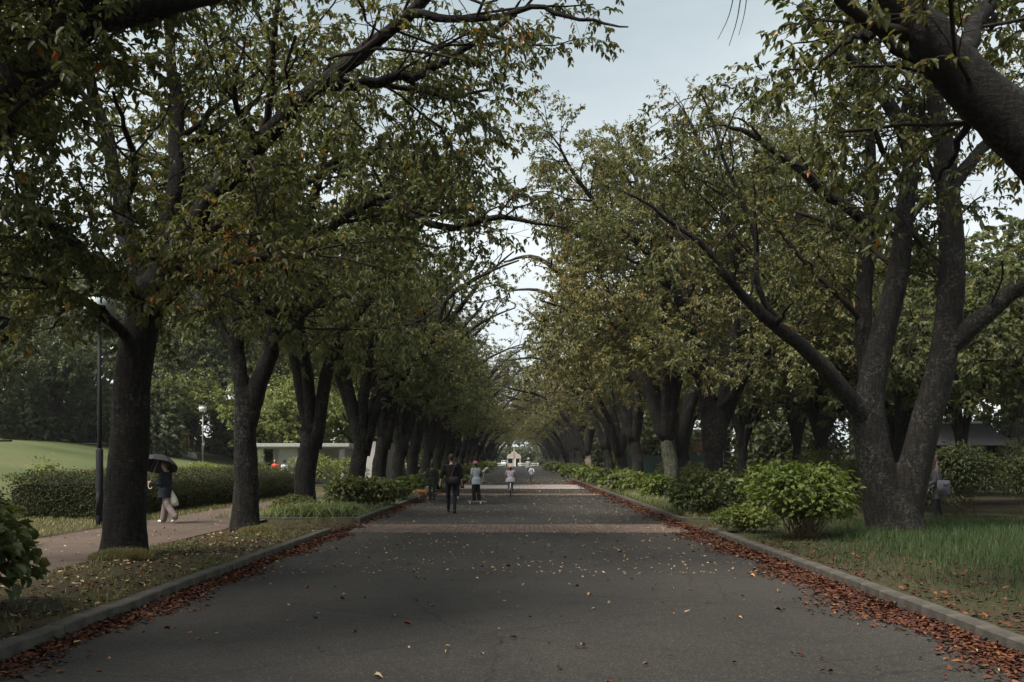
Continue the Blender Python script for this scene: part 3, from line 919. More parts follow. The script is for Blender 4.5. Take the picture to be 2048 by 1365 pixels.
# --- the six nearest trees, limb by limb
r1 = np.random.default_rng(101)
Y1 = 15.6
tr1 = pl(Y1, (247, 1133), (252, 1000), (260, 850), (266, 740), (286, 640), (312, 568))
l1 = [
    (pl(Y1, (300, 610), (340, 525), (430, 390, -.3), (540, 268, -.8), (650, 165, -1.4), (760, 72, -2), (870, -15, -2.5)), [.24, .21, .17, .14, .11, .09, .06]),
    (pl(Y1, (640, 175, -1.4), (700, 167, -1.4), (788, 155, -1.6), (840, 143, -1.6), (943, 85, -1.8), (1030, 30, -2)), [.085, .08, .075, .065, .045, .02]),
    (pl(Y1, (800, 40, -2.2), (840, 26, -2.4), (920, 35, -2.5), (1022, 18, -2.6), (1110, 18, -2.7), (1198, 35, -2.8), (1262, 58, -2.9)), [.07, .06, .05, .04, .03, .02, .01]),
    (pl(Y1, (298, 640), (270, 520, .3), (240, 400, .8), (215, 270, 1.2), (180, 120, 1.5), (150, -60, 1.8)), [.20, .15, .13, .11, .08, .05]),
    (pl(Y1, (305, 600), (330, 480, .3), (350, 330, .6), (352, 190, 1), (335, 50, 1.4), (320, -150, 1.8)), [.19, .15, .12, .10, .08, .04]),
    (pl(Y1, (310, 620), (380, 560, -.8), (470, 530, -1.8), (560, 515, -2.6), (640, 500, -3.4)), [.11, .08, .06, .045, .02]),
    (pl(Y1, (290, 620), (220, 545, -.8), (120, 470, -1.8), (0, 420, -2.8), (-120, 400, -3.6)), [.13, .10, .08, .06, .02]),
    (pl(Y1, (275, 690), (215, 640, -.5), (150, 590, -1.0), (80, 560, -1.5), (0, 550, -2)), [.10, .08, .06, .045, .02]),
    (pl(Y1, (240, 655, -.3), (205, 615, -.6), (185, 620, -.8), (170, 650, -1)), [.05, .035, .02, .008]),
    (pl(Y1, (160, 597, -.9), (140, 610, -1.2), (115, 640, -1.4), (105, 670, -1.5)), [.04, .03, .02, .008]),
    (pl(Y1, (320, 570), (420, 470, 1.5), (560, 400, 3), (680, 330, 4), (780, 300, 4.6), (860, 290, 5)), [.12, .10, .075, .055, .035, .02]),
]
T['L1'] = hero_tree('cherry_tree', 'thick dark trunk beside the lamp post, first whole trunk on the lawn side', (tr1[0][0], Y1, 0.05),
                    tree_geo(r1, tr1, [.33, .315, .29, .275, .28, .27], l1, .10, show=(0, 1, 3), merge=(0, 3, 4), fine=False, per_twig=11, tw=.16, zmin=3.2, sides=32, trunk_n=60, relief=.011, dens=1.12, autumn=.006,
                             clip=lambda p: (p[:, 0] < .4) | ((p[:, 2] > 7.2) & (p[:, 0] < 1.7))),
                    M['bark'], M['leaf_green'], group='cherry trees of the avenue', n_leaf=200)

r0 = np.random.default_rng(77)
Y0 = 8.2
tr0 = [(-6.1, 7.6, .03), (-6.05, 7.6, 1.0), (-5.9, 7.7, 2.0), (-5.65, 7.8, 2.9)]
l0 = [
    ([np.array((-5.7, 7.8, 2.6)), P(-190, 420, 8), P(-30, 235, 8.2), P(90, 110, 8.4), P(170, -60, 8.6), P(260, -330, 8.8)], [.25, .22, .19, .17, .15, .10]),
    ([np.array((-5.75, 7.7, 2.4)), np.array((-6.3, 8.6, 4.0)), np.array((-6.8, 9.8, 5.6)), np.array((-7.2, 11, 7.0)), np.array((-7.4, 12, 8.0))], [.19, .15, .12, .08, .03]),
    ([np.array((-5.7, 7.7, 2.5)), np.array((-6.6, 7.0, 4.2)), np.array((-7.6, 6.4, 6.0)), np.array((-8.6, 6.0, 7.4))], [.18, .14, .1, .03]),
    ([P(60, 180, 8.3), P(140, 60, 8.5), P(280, 20, 8.6), P(430, -30, 8.7), P(560, -110, 8.8), P(760, -160, 9)], [.12, .11, .10, .08, .06, .02]),
]
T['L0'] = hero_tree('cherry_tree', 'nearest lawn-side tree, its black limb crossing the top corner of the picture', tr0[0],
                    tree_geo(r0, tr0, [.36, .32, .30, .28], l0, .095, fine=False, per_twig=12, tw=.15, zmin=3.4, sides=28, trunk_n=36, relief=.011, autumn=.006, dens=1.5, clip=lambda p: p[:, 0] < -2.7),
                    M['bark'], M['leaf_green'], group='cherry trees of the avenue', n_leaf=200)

r2 = np.random.default_rng(202)
Y2 = 21.0
tr2 = pl(Y2, (492, 1078), (492, 1000), (491, 920), (490, 850), (493, 790))
l2 = [
    (pl(Y2, (490, 850), (484, 780), (472, 690), (466, 600, .2), (440, 470, .6), (420, 330, 1)), [.20, .18, .155, .13, .10, .04]),
    (pl(Y2, (492, 850), (512, 785), (540, 705), (566, 600, -.2), (600, 480, -.5), (640, 340, -.8), (680, 200, -1)), [.21, .19, .175, .15, .12, .08, .03]),
    (pl(Y2, (585, 540, -.3), (640, 480, -1), (700, 425, -1.6), (773, 395, -2.2), (803, 410, -2.4), (832, 439, -2.6), (872, 446, -2.8), (927, 450, -3), (993, 434, -3.2), (1066, 450, -3.3), (1125, 456, -3.4)), [.10, .09, .085, .08, .075, .07, .065, .06, .055, .03, .012]),
    (pl(Y2, (560, 620), (640, 560, .8), (720, 500, 1.5), (800, 480, 2), (880, 500, 2.4)), [.1, .08, .06, .04, .015]),
    (pl(Y2, (640, 340, -.8), (720, 300, -1.4), (800, 290, -2), (870, 320, -2.4), (930, 370, -2.8)), [.07, .06, .05, .03, .012]),
    (pl(Y2, (478, 700), (400, 600, .8), (330, 520, 1.4), (240, 450, 2)), [.12, .09, .06, .02]),
    (pl(Y2, (540, 700), (600, 640, -1.5), (660, 600, -2.8), (720, 590, -3.6)), [.08, .06, .04, .015]),
]
T['L2'] = hero_tree('cherry_tree', 'forked trunk with a flared reddish root near the end of the lawn-side kerb', (tr2[0][0], Y2, 0.05),
                    tree_geo(r2, tr2, [.30, .27, .245, .23, .22], l2, .11, per_twig=11, tw=.17, show=(0, 1, 2), merge=(0, 1), fine=False, zmin=3.6, sides=28, trunk_n=50, relief=.011, autumn=.005, dens=1.0,
                             clip=lambda p: (p[:, 0] < -1.5) | ((np.abs(p[:, 2] - 6.1) < .7) & (p[:, 0] < .9))),
                    M['bark_lichen'], M['leaf_mid'], group='cherry trees of the avenue', n_leaf=60)

r3 = np.random.default_rng(303)
YR = 20.6
tr3 = pl(YR, (1790, 1085), (1790, 1055), (1789, 1022), (1788, 992), (1788, 974))
l3 = [
    (pl(YR, (1776, 1050), (1752, 920), (1738, 820), (1756, 690), (1788, 560), (1808, 430), (1822, 330), (1800, 260, -.3), (1760, 190, -.6), (1690, 110, -1), (1640, 60, -1.3), (1600, 0, -1.6)), [.40, .345, .30, .26, .225, .19, .165, .15, .13, .11, .09, .07]),
    (pl(YR, (1804, 1055), (1824, 945, -.1), (1848, 850, -.2), (1880, 740, -.3), (1896, 620, -.3), (1902, 480, -.3), (1896, 330, -.4), (1880, 220, -.6), (1850, 120, -.9), (1820, 0, -1.2)), [.36, .32, .30, .285, .27, .245, .22, .17, .13, .08]),
    (pl(YR, (1762, 880, .2), (1735, 740, .5), (1726, 590, .8), (1740, 450, 1), (1746, 330, 1.2), (1744, 180, 1.4)), [.21, .19, .18, .17, .13, .06]),
    (pl(YR, (1742, 850), (1680, 775, -.4), (1603, 691, -.9), (1533, 632, -1.4), (1462, 568, -1.8), (1404, 486, -2.2), (1328, 433, -2.5), (1240, 378, -2.8)), [.20, .17, .14, .115, .085, .055, .04, .015]),
    (pl(YR, (1560, 650, -1.2), (1527, 597, -1.4), (1509, 527, -1.5), (1506, 457, -1.6), (1474, 375, -1.7), (1445, 305, -1.8), (1410, 217, -1.9), (1386, 181, -2)), [.07, .062, .055, .05, .045, .035, .025, .012]),
    (pl(YR, (1742, 450, 1), (1685, 410, .8), (1638, 375, .5), (1586, 328, .2), (1498, 270, -.2), (1440, 240, -.4)), [.13, .115, .105, .095, .06, .02]),
    (pl(YR, (1888, 700, -.3), (1950, 650, -.6), (2048, 575, -1), (2160, 500, -1.5), (2280, 460, -2)), [.20, .19, .17, .12, .05]),
    (pl(YR, (1896, 380, -.4), (1960, 300, 0), (2040, 200, .4), (2120, 60, .8)), [.15, .12, .09, .04]),
]
T['R1'] = hero_tree('cherry_tree', 'thick twin-stemmed trunk with lichen in the tall grass on the woodland side', (tr3[0][0], YR, 0.05),
                    tree_geo(r3, tr3, [.56, .53, .50, .36, .08], l3, .11, per_twig=10, tw=.17, show=(0, 1, 2, 3, 4, 5, 6), merge=(0, 1), fine=False, zmin=4.4, sides=36, trunk_n=30, relief=.014, dens=1.0, autumn=.004,
                             clip=lambda p: (p[:, 0] > 2.0) & ((p[:, 2] < 8.3) | (p[:, 0] > 5.4))),
                    M['bark_lichen'], M['leaf_green'], group='cherry trees of the avenue', n_leaf=100)

r4 = np.random.default_rng(404)
tr4 = [(7.0, 9.6, .03), (6.9, 9.6, 1.2), (6.6, 9.7, 2.4), (6.2, 9.8, 3.3)]
l4 = [
    ([np.array((6.4, 9.8, 2.9)), P(2210, 440, 10), P(2100, 320, 10), P(1985, 215, 10), P(1870, 100, 9.9), P(1790, 0, 9.8), P(1700, -160, 9.6)], [.32, .30, .285, .27, .23, .17, .10]),
    ([np.array((6.4, 9.7, 2.8)), np.array((7.4, 10.4, 4.6)), np.array((8.4, 11.2, 6.4)), np.array((9, 12, 8))], [.24, .19, .13, .04]),
    ([P(1900, 130, 9.9), P(1950, 60, 10.6), P(1990, -20, 11.2), P(2020, -120, 12)], [.11, .09, .07, .03]),
    ([P(1800, 20, 9.8), P(1760, 60, 9.9), P(1700, 80, 9.9), P(1640, 130, 10)], [.06, .045, .03, .012]),
    ([P(1960, 200, 10), P(1930, 260, 10.4), P(1900, 330, 10.8), P(1860, 370, 11)], [.05, .04, .03, .012]),
]
tg4 = tree_geo(r4, tr4, [.42, .38, .36, .34], l4, .11, fine=False, per_twig=9, zmin=4.4, sides=28, trunk_n=36, relief=.012, autumn=.006, dens=1.0, clip=lambda p: p[:, 0] > 2.4, show=(0,))
for dx, k in ((0, 1.0), (-14, .75), (12, .6)):                    # a dead twig hanging bare over the road
    q = pl(9.6, (1500 + dx, -90), (1484 + dx, -20), (1474 + dx * 1.2, 15 + 25 * k), (1458 + dx * 1.6, 40 + 52 * k))
    tg4['branches'].tubes(catmull(q, 9), np.linspace(.009, .003, 9) * (.5 + .5 * k), 5)
tg4['branches'].tubes(catmull(pl(9.6, (1720, -150), (1610, -135), (1500, -90)), 9), np.linspace(.03, .012, 9), 6)
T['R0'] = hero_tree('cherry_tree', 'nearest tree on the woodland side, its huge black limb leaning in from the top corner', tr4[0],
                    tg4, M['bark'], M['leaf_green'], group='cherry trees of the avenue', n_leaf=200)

r5 = np.random.default_rng(505)
Y5 = 31.0
tr5 = pl(Y5, (1428, 1022), (1428, 960), (1426, 890), (1420, 830))
l5 = [
    (pl(Y5, (1424, 900), (1412, 800), (1392, 700, -.3), (1350, 580, -.8), (1290, 500, -1.4), (1220, 440, -2), (1150, 350, -2.6), (1105, 270, -3)), [.26, .23, .19, .15, .12, .08, .05, .02]),
    (pl(Y5, (1430, 900), (1448, 790), (1470, 660), (1470, 520), (1440, 400), (1400, 280), (1350, 200)), [.25, .22, .18, .14, .10, .06, .02]),
    (pl(Y5, (1432, 880), (1500, 720, 1), (1560, 560, 1.8), (1600, 400, 2.4), (1580, 240, 3)), [.2, .16, .12, .08, .03]),
    (pl(Y5, (1405, 760), (1330, 700, -2), (1250, 660, -3.5), (1160, 630, -5), (1080, 600, -6)), [.13, .11, .08, .05, .02]),
    (pl(Y5, (1440, 820), (1520, 720, -2), (1600, 650, -3.5), (1680, 600, -4.5)), [.13, .1, .06, .02]),
    (pl(Y5, (1425, 800), (1380, 620, 1.8), (1330, 480, 3), (1270, 360, 4), (1230, 270, 4.6)), [.16, .13, .1, .06, .02]),
]
T['R2'] = hero_tree('cherry_tree', 'double trunk rising behind the olive bush on the woodland side, crown turning brown', (tr5[0][0], Y5, 0.05),
                    tree_geo(r5, tr5, [.34, .30, .28, .26], l5, .11, show=(0, 1), merge=(0, 1), fine=False, per_twig=10, zmin=3.7, sides=24, trunk_n=36, relief=.014, autumn=.004, dens=1.35, blen=1.15, tw=.17,
                             clip=lambda p: (p[:, 0] > .1) & (p[:, 2] < 13.2)),
                    M['bark_lichen'], M['leaf_olive'], group='cherry trees of the avenue')

# --- kinds of avenue tree, copied along both rows
def make_kind(seed, leafm, bark, th, r, n, reach, top, lean=.25, xr=3.5, **kw):
    rng = np.random.default_rng(seed)
    fork = (lean, 0, th)
    trunk = [(0, 0, -.05), (.02, 0, th * .35), (lean * .5, 0, th * .7), (lean, 0, th), (lean, 0, th + .3)]
    tg = tree_geo(rng, trunk, [r, r * .86, r * .8, r * .74, r * .2], auto_limbs(rng, fork, r, n, reach, top), .14, zmin=3.0, per_twig=11, sides=18, trunk_n=26, relief=.02, clip=lambda p: (p[:, 0] < xr + .9 * (p[:, 2] < 6.5)) | ((p[:, 0] < xr + 1.9) & (np.sin(p[:, 1] * 2.6 + p[:, 2] * 1.9) > .35)), twig_tubes=0, **kw)
    return tg, bark, leafm


def place_kind(kd, name, loc, rz, sc, label, group):
    tg, bark, leafm = kd
    root = hero_tree(name, label, (0, 0, 0), tg, bark, leafm, group=group)
    root.location = loc; root.rotation_euler = (0, 0, rz); root.scale = (sc, sc, sc)
    return root

KL = [make_kind(1, M['leaf_mid'], M['bark'], 2.6, .34, 5, 5.6, 10.8, autumn=.003), make_kind(2, M['leaf_mid'], M['bark_lichen'], 2.2, .36, 6, 5.4, 11.2, autumn=.003, dens=1.0)]
KR = [make_kind(3, M['leaf_olive'], M['bark_lichen'], 2.6, .35, 6, 6.0, 12.2, xr=5.0, autumn=.003, bare=.1, dens=.95), make_kind(4, M['leaf_olive'], M['bark'], 2.3, .37, 5, 6.0, 11.8, xr=5.0, autumn=.003, bare=.25, dens=.95)]
ORD = ['first', 'second', 'third', 'fourth', 'fifth', 'sixth', 'seventh', 'eighth', 'ninth', 'tenth', 'eleventh', 'twelfth', 'thirteenth', 'fourteenth', 'fifteenth', 'sixteenth', 'seventeenth', 'eighteenth', 'nineteenth', 'twentieth',
       'twenty-first', 'twenty-second', 'twenty-third', 'twenty-fourth', 'twenty-fifth', 'twenty-sixth', 'twenty-seventh', 'twenty-eighth', 'twenty-ninth', 'thirtieth', 'thirty-first', 'thirty-second']
LEFT = [(-6.05, 28, 0, .98), (-6.0, 36.5, 1, 1), (-5.95, 42, 0, 1.0), (-6.0, 48.5, 1, .97), (-5.95, 55, 0, 1.02), (-5.9, 62, 1, 1), (-5.8, 69, 0, 1.04), (-5.7, 77, 1, .98), (-5.7, 85, 0, 1), (-5.7, 94, 1, 1.03),
        (-5.6, 103, 0, 1), (-5.7, 113, 1, 1), (-5.6, 124, 0, 1.02), (-5.6, 136, 1, 1), (-5.6, 148, 0, 1), (-5.6, 161, 1, 1.05), (-5.6, 175, 0, 1), (-5.6, 190, 1, 1), (-5.6, 206, 0, 1), (-5.6, 222, 1, 1)]
RIGHT = [(5.8, 38, 0, .98), (7.4, 45.5, 1, .96), (6.4, 54, 0, 1.02), (6.3, 61, 1, 1.0), (6.2, 69, 0, 1), (5.6, 80, 1, 1.02), (5.4, 88, 0, 1), (5.8, 97, 1, 1), (5.8, 107, 0, 1.04), (5.7, 118, 1, 1), (5.7, 130, 0, 1), (5.7, 142, 1, 1.03),
         (5.7, 155, 0, 1), (5.7, 169, 1, 1), (5.7, 184, 0, 1), (5.7, 200, 1, 1.03), (5.7, 216, 0, 1)]
rr = random.Random(5)
SPECIAL = {('L', 0): 'stout trunk with a second stem leaning over the lilyturf on the lawn side', ('L', 1): 'knobbly dark trunk behind the pair of olive bushes on the lawn side',
           ('R', 0): 'pale green lichen-covered trunk standing alone near the kerb on the woodland side', ('R', 5): 'pale brown bare trunk flaring at its base beyond the hydrangeas on the woodland side'}
for side, lst, kinds, base_rot in (('L', LEFT, KL + KR, 0), ('R', RIGHT, KR, PI)):
    first = {}
    n0 = 4 if side == 'L' else 3
    for i, (x, y, k, s) in enumerate(lst):
        lab = SPECIAL.get((side, i)) or '%s cherry tree from the camera in the row on the %s side' % (ORD[i + n0 - 1], 'lawn' if side == 'L' else 'woodland')
        rz = base_rot + rr.uniform(-.5, .5)
        wd = 1.0 + .30 * min(max((y - 85) / 40, 0), 1)     # the far crowns meet over the road
        if side == 'L' and y > 98:
            k += 2
        if k not in first:
            first[k] = place_kind(kinds[k], 'cherry_tree', (x, y, 0.05), rz, s * wd, lab, 'cherry trees of the avenue')
            o = first[k]
        else:
            o = dup(first[k], (x, y, 0.05), rz, (s * wd, s * wd, s * rr.uniform(.94, 1.06)), label=lab, group='cherry trees of the avenue')
        T[side + 'k%d' % i] = o
for key, mk, lb in (('Rk0', 'bark_moss', 'pale lichen-covered trunk'), ('Rk5', 'bark_pale', 'pale brown smooth trunk')):   # two trunks with a bark of their own
    for c in T[key].children:
        if c.name.startswith('trunk'):
            c.data = c.data.copy()
            c.data.materials[0] = M[mk]
            c['label'] = lb
T['L1k'] = T['Lk1']

# --- woodland and park trees farther off
def wood_kind(seed, leafm, h, reach, n, leaf, dens, zmin, bare=0.0):
    rng = np.random.default_rng(seed)
    th = h * .3
    trunk = [(0, 0, -.1), (.05, .03, th * .4), (.1, 0, th * .8), (.1, .05, th)]
    limbs = auto_limbs(rng, (.1, .05, th), h * .03, n, reach, h, spread=1.0)
    limbs.append(([np.array((.1, .05, th * .9)), np.array((.2, .1, h * .5)), np.array((0, .2, h * .75)), np.array((.1, 0, h * .97))], [h * .022, h * .016, h * .01, .03]))
    tg = tree_geo(rng, trunk, [h * .03, h * .026, h * .024, h * .023], limbs, leaf, wr=.62, zmin=zmin, dens=dens, sub=1.1, bough=.6, br=.45, tw=.36, per_twig=8, sides=12, trunk_n=14, blen=1.15, twig_tubes=0, droop=.08, autumn=0, bare=bare, flat=.4)
    return tg, M['bark'], leafm
W_dark = wood_kind(21, M['leaf_wood'], 14, 6.0, 8, .40, .9, 1.0)
W_mid = wood_kind(22, M['leaf_wood'], 9.5, 4.4, 8, .30, 1.0, .6)
W_midr = wood_kind(25, M['leaf_mid'], 9.5, 4.4, 8, .28, .9, .6)
W_bright = wood_kind(23, M['leaf_bright'], 7.0, 4.2, 8, .26, 1.0, .6)
firsts = {}


def wood(kind, key, x, y, s, label, group, name='park_tree', sz=1.0):
    z = float(mound(np.array(x), np.array(y))) + .02
    rz = rr.uniform(0, 6.28)
    if key not in firsts:
        o = firsts[key] = place_kind(kind, name, (x, y, z), rz, s, label, group)
        o.scale = (s, s, s * sz)
    else:
        o = dup(firsts[key], (x, y, z), rz, (s, s, s * sz), label=label, group=group)
    return o

for i, (x, y, s) in enumerate([(-47, 92, 1.25), (-41, 78, 1.1), (-55, 80, 1.2), (-36, 95, 1.2), (-31, 88, 1.02), (-27, 98, 1.1), (-22, 104, 1.05), (-62, 100, 1.4), (-18, 112, 1.1), (-48, 110, 1.35), (-34, 112, 1.2)]):
    wood(W_dark, 'dark', x, y, s, '%s tall dark tree behind the lawn in order of distance' % ORD[sorted([92, 78, 80, 95, 88, 98, 104, 100, 112, 110, 112.5]).index(y if i != 10 else 112.5)], 'dark trees behind the lawn')
for i, (x, y, s) in enumerate([(-39, 68, .8), (-44, 64, .75), (-33.5, 72, .85), (-29, 82, .9), (-50, 72, .9)]):
    wood(W_mid, 'mid', x, y, s, ['round dark tree at the top of the lawn, beside the thin lamp post', 'low bushy tree at the top of the lawn, at the edge of the picture', 'round tree behind the lamp post with the crossbar', 'dark tree behind the yellow and red play frame', 'bushy tree behind the low one at the lawn edge'][i], 'round trees behind the lawn')
for i, (x, y, s, lb) in enumerate([(-26, 79, .85, 'yellow-green maple spreading low over the play frame'), (-17.4, 79, .95, 'light green tree behind the pale square lamp'), (-15.5, 70, .9, 'light green tree leaning over the concrete pavilion roof'),
                                   (-12.5, 76, .9, 'light green tree between the pavilion wall and the path'), (-22.5, 86, .9, 'light green tree farther back behind the pale square lamp')]):
    wood(W_bright, 'bright', x, y, s, lb, 'light green trees by the playground', 'maple_tree')
WR = [(10.8, 29, .62), (13.5, 33, .75), (16.5, 29, .85), (18.2, 41, .8), (24, 43, .85), (12, 40, .8), (16, 42, .95), (21, 38, .95), (11.5, 52, .85), (15.5, 56, 1), (20, 52, 1.05), (26, 48, 1.05), (11, 66, .95), (15, 72, 1.05), (12, 92, 1.05), (11.5, 110, 1.1)]
for i, (x, y, s) in enumerate(WR):
    wood(W_midr, 'midr', x, y, s, '%s tree of the dark wood behind the woodland-side row by distance' % ORD[sorted(range(len(WR)), key=lambda k: WR[k][1] + WR[k][0] * .01).index(i)], 'trees of the dark wood', 'woodland_tree')
WT = [(22, 66, 1.0), (30, 60, 1.05), (27, 78, 1.1), (17, 86, 1.0), (36, 74, 1.2), (20, 104, 1.1), (33, 96, 1.2)]
for i, (x, y, s) in enumerate(WT):
    wood(W_dark, 'dark', x, y, s, '%s tall tree behind the dark wood, counted in order of distance' % ORD[sorted(range(len(WT)), key=lambda k: WT[k][1]).index(i)], 'tall trees behind the dark wood', 'woodland_tree')
WE = [(-9, 262, 1), (-3, 268, 1.05), (4, 265, 1), (10, 262, 1.1), (-16, 258, 1.1), (17, 256, 1.1)]
for i, (x, y, s) in enumerate(WE):
    wood(W_dark, 'dark', x, y, s, '%s tree from the lawn side behind the far gatehouse' % ORD[sorted(range(len(WE)), key=lambda k: WE[k][0]).index(i)], 'trees behind the gatehouse', 'park_tree')

for x, y, lb in ((-6.2, -3, 'unseen cherry tree added for shade just behind the viewer on the lawn side'), (6.4, -2.5, 'unseen cherry tree added for shade just behind the viewer on the woodland side'), (-6.2, -11, 'second unseen cherry tree added for shade behind the viewer on the lawn side'), (6.4, -11, 'second unseen cherry tree added for shade behind the viewer on the woodland side')):  # unseen trees carry the rows on, added to shade the near road
    dup(T['L1k'], (x, y, .05), 0 if x < 0 else PI, 1.0, label=lb, group='cherry trees of the avenue')
for key, x, y, lb in (('L0', -6.4, 1.2, 'unseen cherry tree added for shade abreast of the viewer on the lawn side'), ('R0', 7.3, 3.2, 'unseen cherry tree added for shade abreast of the viewer on the woodland side')):  # two more out of view beside the camera, added to deepen that shade
    dup(T[key], (x, y, .05), 0, 1.0, ('leaf',), label=lb, group='cherry trees of the avenue')

# ------------------------------------------------------------------ bushes, hedge, grass
def bush(name, label, c, rx, ry, h, leafm, leaf, n, seed, cat='bush', group=None, wr=.62, skirt=.25, n_part=0, stems=26, fine=True, shell=.35, lobes=6, zlo=.34):
    rng = np.random.default_rng(seed)
    root = empty(name, c, label=label, cat=cat, group=group)
    lc = np.stack([rng.uniform(-.5, .5, lobes) * rx, rng.uniform(-.5, .5, lobes) * ry, rng.uniform(zlo, .68, lobes) * h], 1)
    lr = rng.uniform(.45, .62, lobes)
    lc[0] = (0, 0, .58 * h); lr[0] = .64
    lc[1, 2] = zlo * h
    lr *= rng.uniform(.8, 1.1, lobes)
    k = rng.integers(0, lobes, n)
    d = nrm(rng.normal(0, 1, (n, 3)))
    d[:, 2] = np.where((d[:, 2] < -.55) & (zlo > .2), -d[:, 2], d[:, 2])
    rad = (1 - shell * rng.random(n) ** 1.5 + .2 * (rng.random(n) < .07) * rng.random(n))[:, None]
    p = lc[k] + d * rad * (lr[k][:, None] * np.array([rx, ry, h * .62]))
    p[:, 2] = np.maximum(p[:, 2], skirt * h * rng.uniform(.3, 1.0, n))
    ax = nrm(d * [1, 1, .25] + rng.normal(0, .45, (n, 3)) + [0, 0, -.25])
    up = nrm(d * .7 + rng.normal(0, .3, (n, 3)) + [0, 0, .8])
    ln = leaf * rng.uniform(.6, 1.25, n)
    tint = np.clip(.42 + .2 * np.sin(p[:, 0] * 4 + seed) * np.sin(p[:, 1] * 5) + .25 * (rng.random(n) - .5) + rng.normal(0, .12, n), 0, .88)
    keep = np.ones(n, bool)
    if n_part:
        dist = p[:, 1] + c[1]
        front = np.argsort(-(ln / dist) * (d[:, 1] < .25))[:n_part]
        keep[front] = False
        bank = {}
        for q in front:
            key = int(tint[q] * 12)
            if key not in bank:
                bank[key] = Geo().leaves(np.zeros((1, 3)), np.array([[0, 1.0, 0]]), np.array([[0, 0, 1.0]]), [1.0], wr, .25, np.array([tint[q]]), True, curl=.2).mesh('leaf')
            o = link('leaf', bank[key], leafm, root)
            y = Vector(ax[q]).normalized(); x = y.cross(Vector(up[q])).normalized(); z = x.cross(y)
            o.matrix_local = Matrix.Translation(Vector(p[q])) @ Matrix((x, y, z)).transposed().to_4x4() @ Matrix.Scale(ln[q], 4)
    link('foliage', Geo().leaves(p[keep], ax[keep], up[keep], ln[keep], wr, .25, tint[keep], fine, curl=.2).mesh('foliage'), leafm, root, 'stuff')
    if stems:
        a = rng.random(stems) * 6.28
        b = np.stack([np.cos(a) * rx * .22, np.sin(a) * ry * .22, np.full(stems, -.03)], 1) * rng.uniform(.3, 1, (stems, 1)) * [1, 1, 1]
        b[:, 2] = -.03
        e_ = lc[rng.integers(0, lobes, stems)] + nrm(rng.normal(0, 1, (stems, 3))) * .3 * rx * [1, 1, .4]
        mid = (b + e_) / 2 + rng.normal(0, .05, (stems, 3))
        link('stems', Geo().tubes(np.stack([b, mid, e_], 1), np.tile([.009, .007, .004], (stems, 1)), 4, cap=False).mesh('stems'), M['stem'], root, 'stuff')
    return root


_th = []
def thick(x, y, s, label, group):
    z = float(mound(np.array(x), np.array(y))) - .1
    if not _th:
        _th.append(bush('shrub', label, (x, y, z), 3.3, 2.6, 5.0, M['leaf_wood'], .42, 5200, 777, group=group, skirt=.02, wr=.6, fine=False, stems=0, lobes=12, zlo=.08))
        _th[0].scale = (s, s, s)
    else:
        dup(_th[0], (x, y, z), rr.uniform(0, 6.28), (s, s, s * rr.uniform(.75, 1.15)), label=label, group=group)
LOWL = [(-66, 92), (-58, 90), (-50, 92), (-43, 90), (-37, 86), (-32, 92), (-26, 92), (-21, 90), (-17, 94), (-13.5, 92), (-11, 104), (-9.5, 118), (-46, 72), (-54, 70), (-40, 80), (-33, 80), (-47, 82), (-29, 76), (-36, 74), (-60, 80)]
for i, (x, y) in enumerate(LOWL):
    thick(x, y, 1.2, '%s big shrub under the wood behind the lawn, from the picture edge inward' % ORD[sorted(range(len(LOWL)), key=lambda k: LOWL[k][0] / LOWL[k][1]).index(i)], 'big shrubs under the wood')
LOWR = [(9.5, 76), (12, 80), (20, 82), (25, 84), (30, 80), (36, 84), (42, 80), (9, 100), (10, 124), (17, 64), (24, 62), (31, 66), (38, 64), (9, 150), (48, 78)]
for i, (x, y) in enumerate(LOWR):
    thick(x, y, 1.1, '%s big shrub in the dark wood, from the avenue outward' % ORD[sorted(range(len(LOWR)), key=lambda k: LOWR[k][0] / LOWR[k][1]).index(i)], 'big shrubs in the dark wood')

LOWE = [(-7, 252), (-3.5, 256), (0, 254), (3.5, 256), (7, 252), (-11, 250), (11, 250)]
for i, (x, y) in enumerate(LOWE):
    thick(x, y, 1.2, '%s big shrub behind the gatehouse, counted from the lawn side' % ORD[sorted(range(len(LOWE)), key=lambda k: LOWE[k][0]).index(i)], 'big shrubs behind the gatehouse')

B = {}
HG = 'hydrangea bushes along the woodland kerb'
B['A'] = bush('hydrangea_bush', 'big bright green bush with bare brown stems beside the twin-stemmed trunk', (5.35, 18.9, .08), 1.28, 1.05, 1.45, M['leaf_hydrangea'], .125, 4300, 41, group=HG, n_part=200, skirt=.42, stems=80, lobes=11, zlo=.42)
bush('hydrangea_bush', 'low bright green bush spilling toward the kerb end, beside the big bright bush', (4.62, 20.7, .08), .75, .6, .6, M['leaf_hydrangea'], .085, 1900, 42, group=HG, skirt=.1)
bush('oakleaf_bush', 'olive and rust tinted bush behind the cross kerb on the woodland side', (5.25, 26.9, .08), 1.3, .9, 1.22, M['leaf_oak'], .15, 3000, 43, group=HG, n_part=60, skirt=.25, stems=40)
bush('hydrangea_bush', 'green bush at the foot of the pale lichen trunk', (4.95, 36.5, .08), .75, .7, .98, M['leaf_hydrangea'], .14, 1500, 44, group=HG, skirt=.12, fine=False)
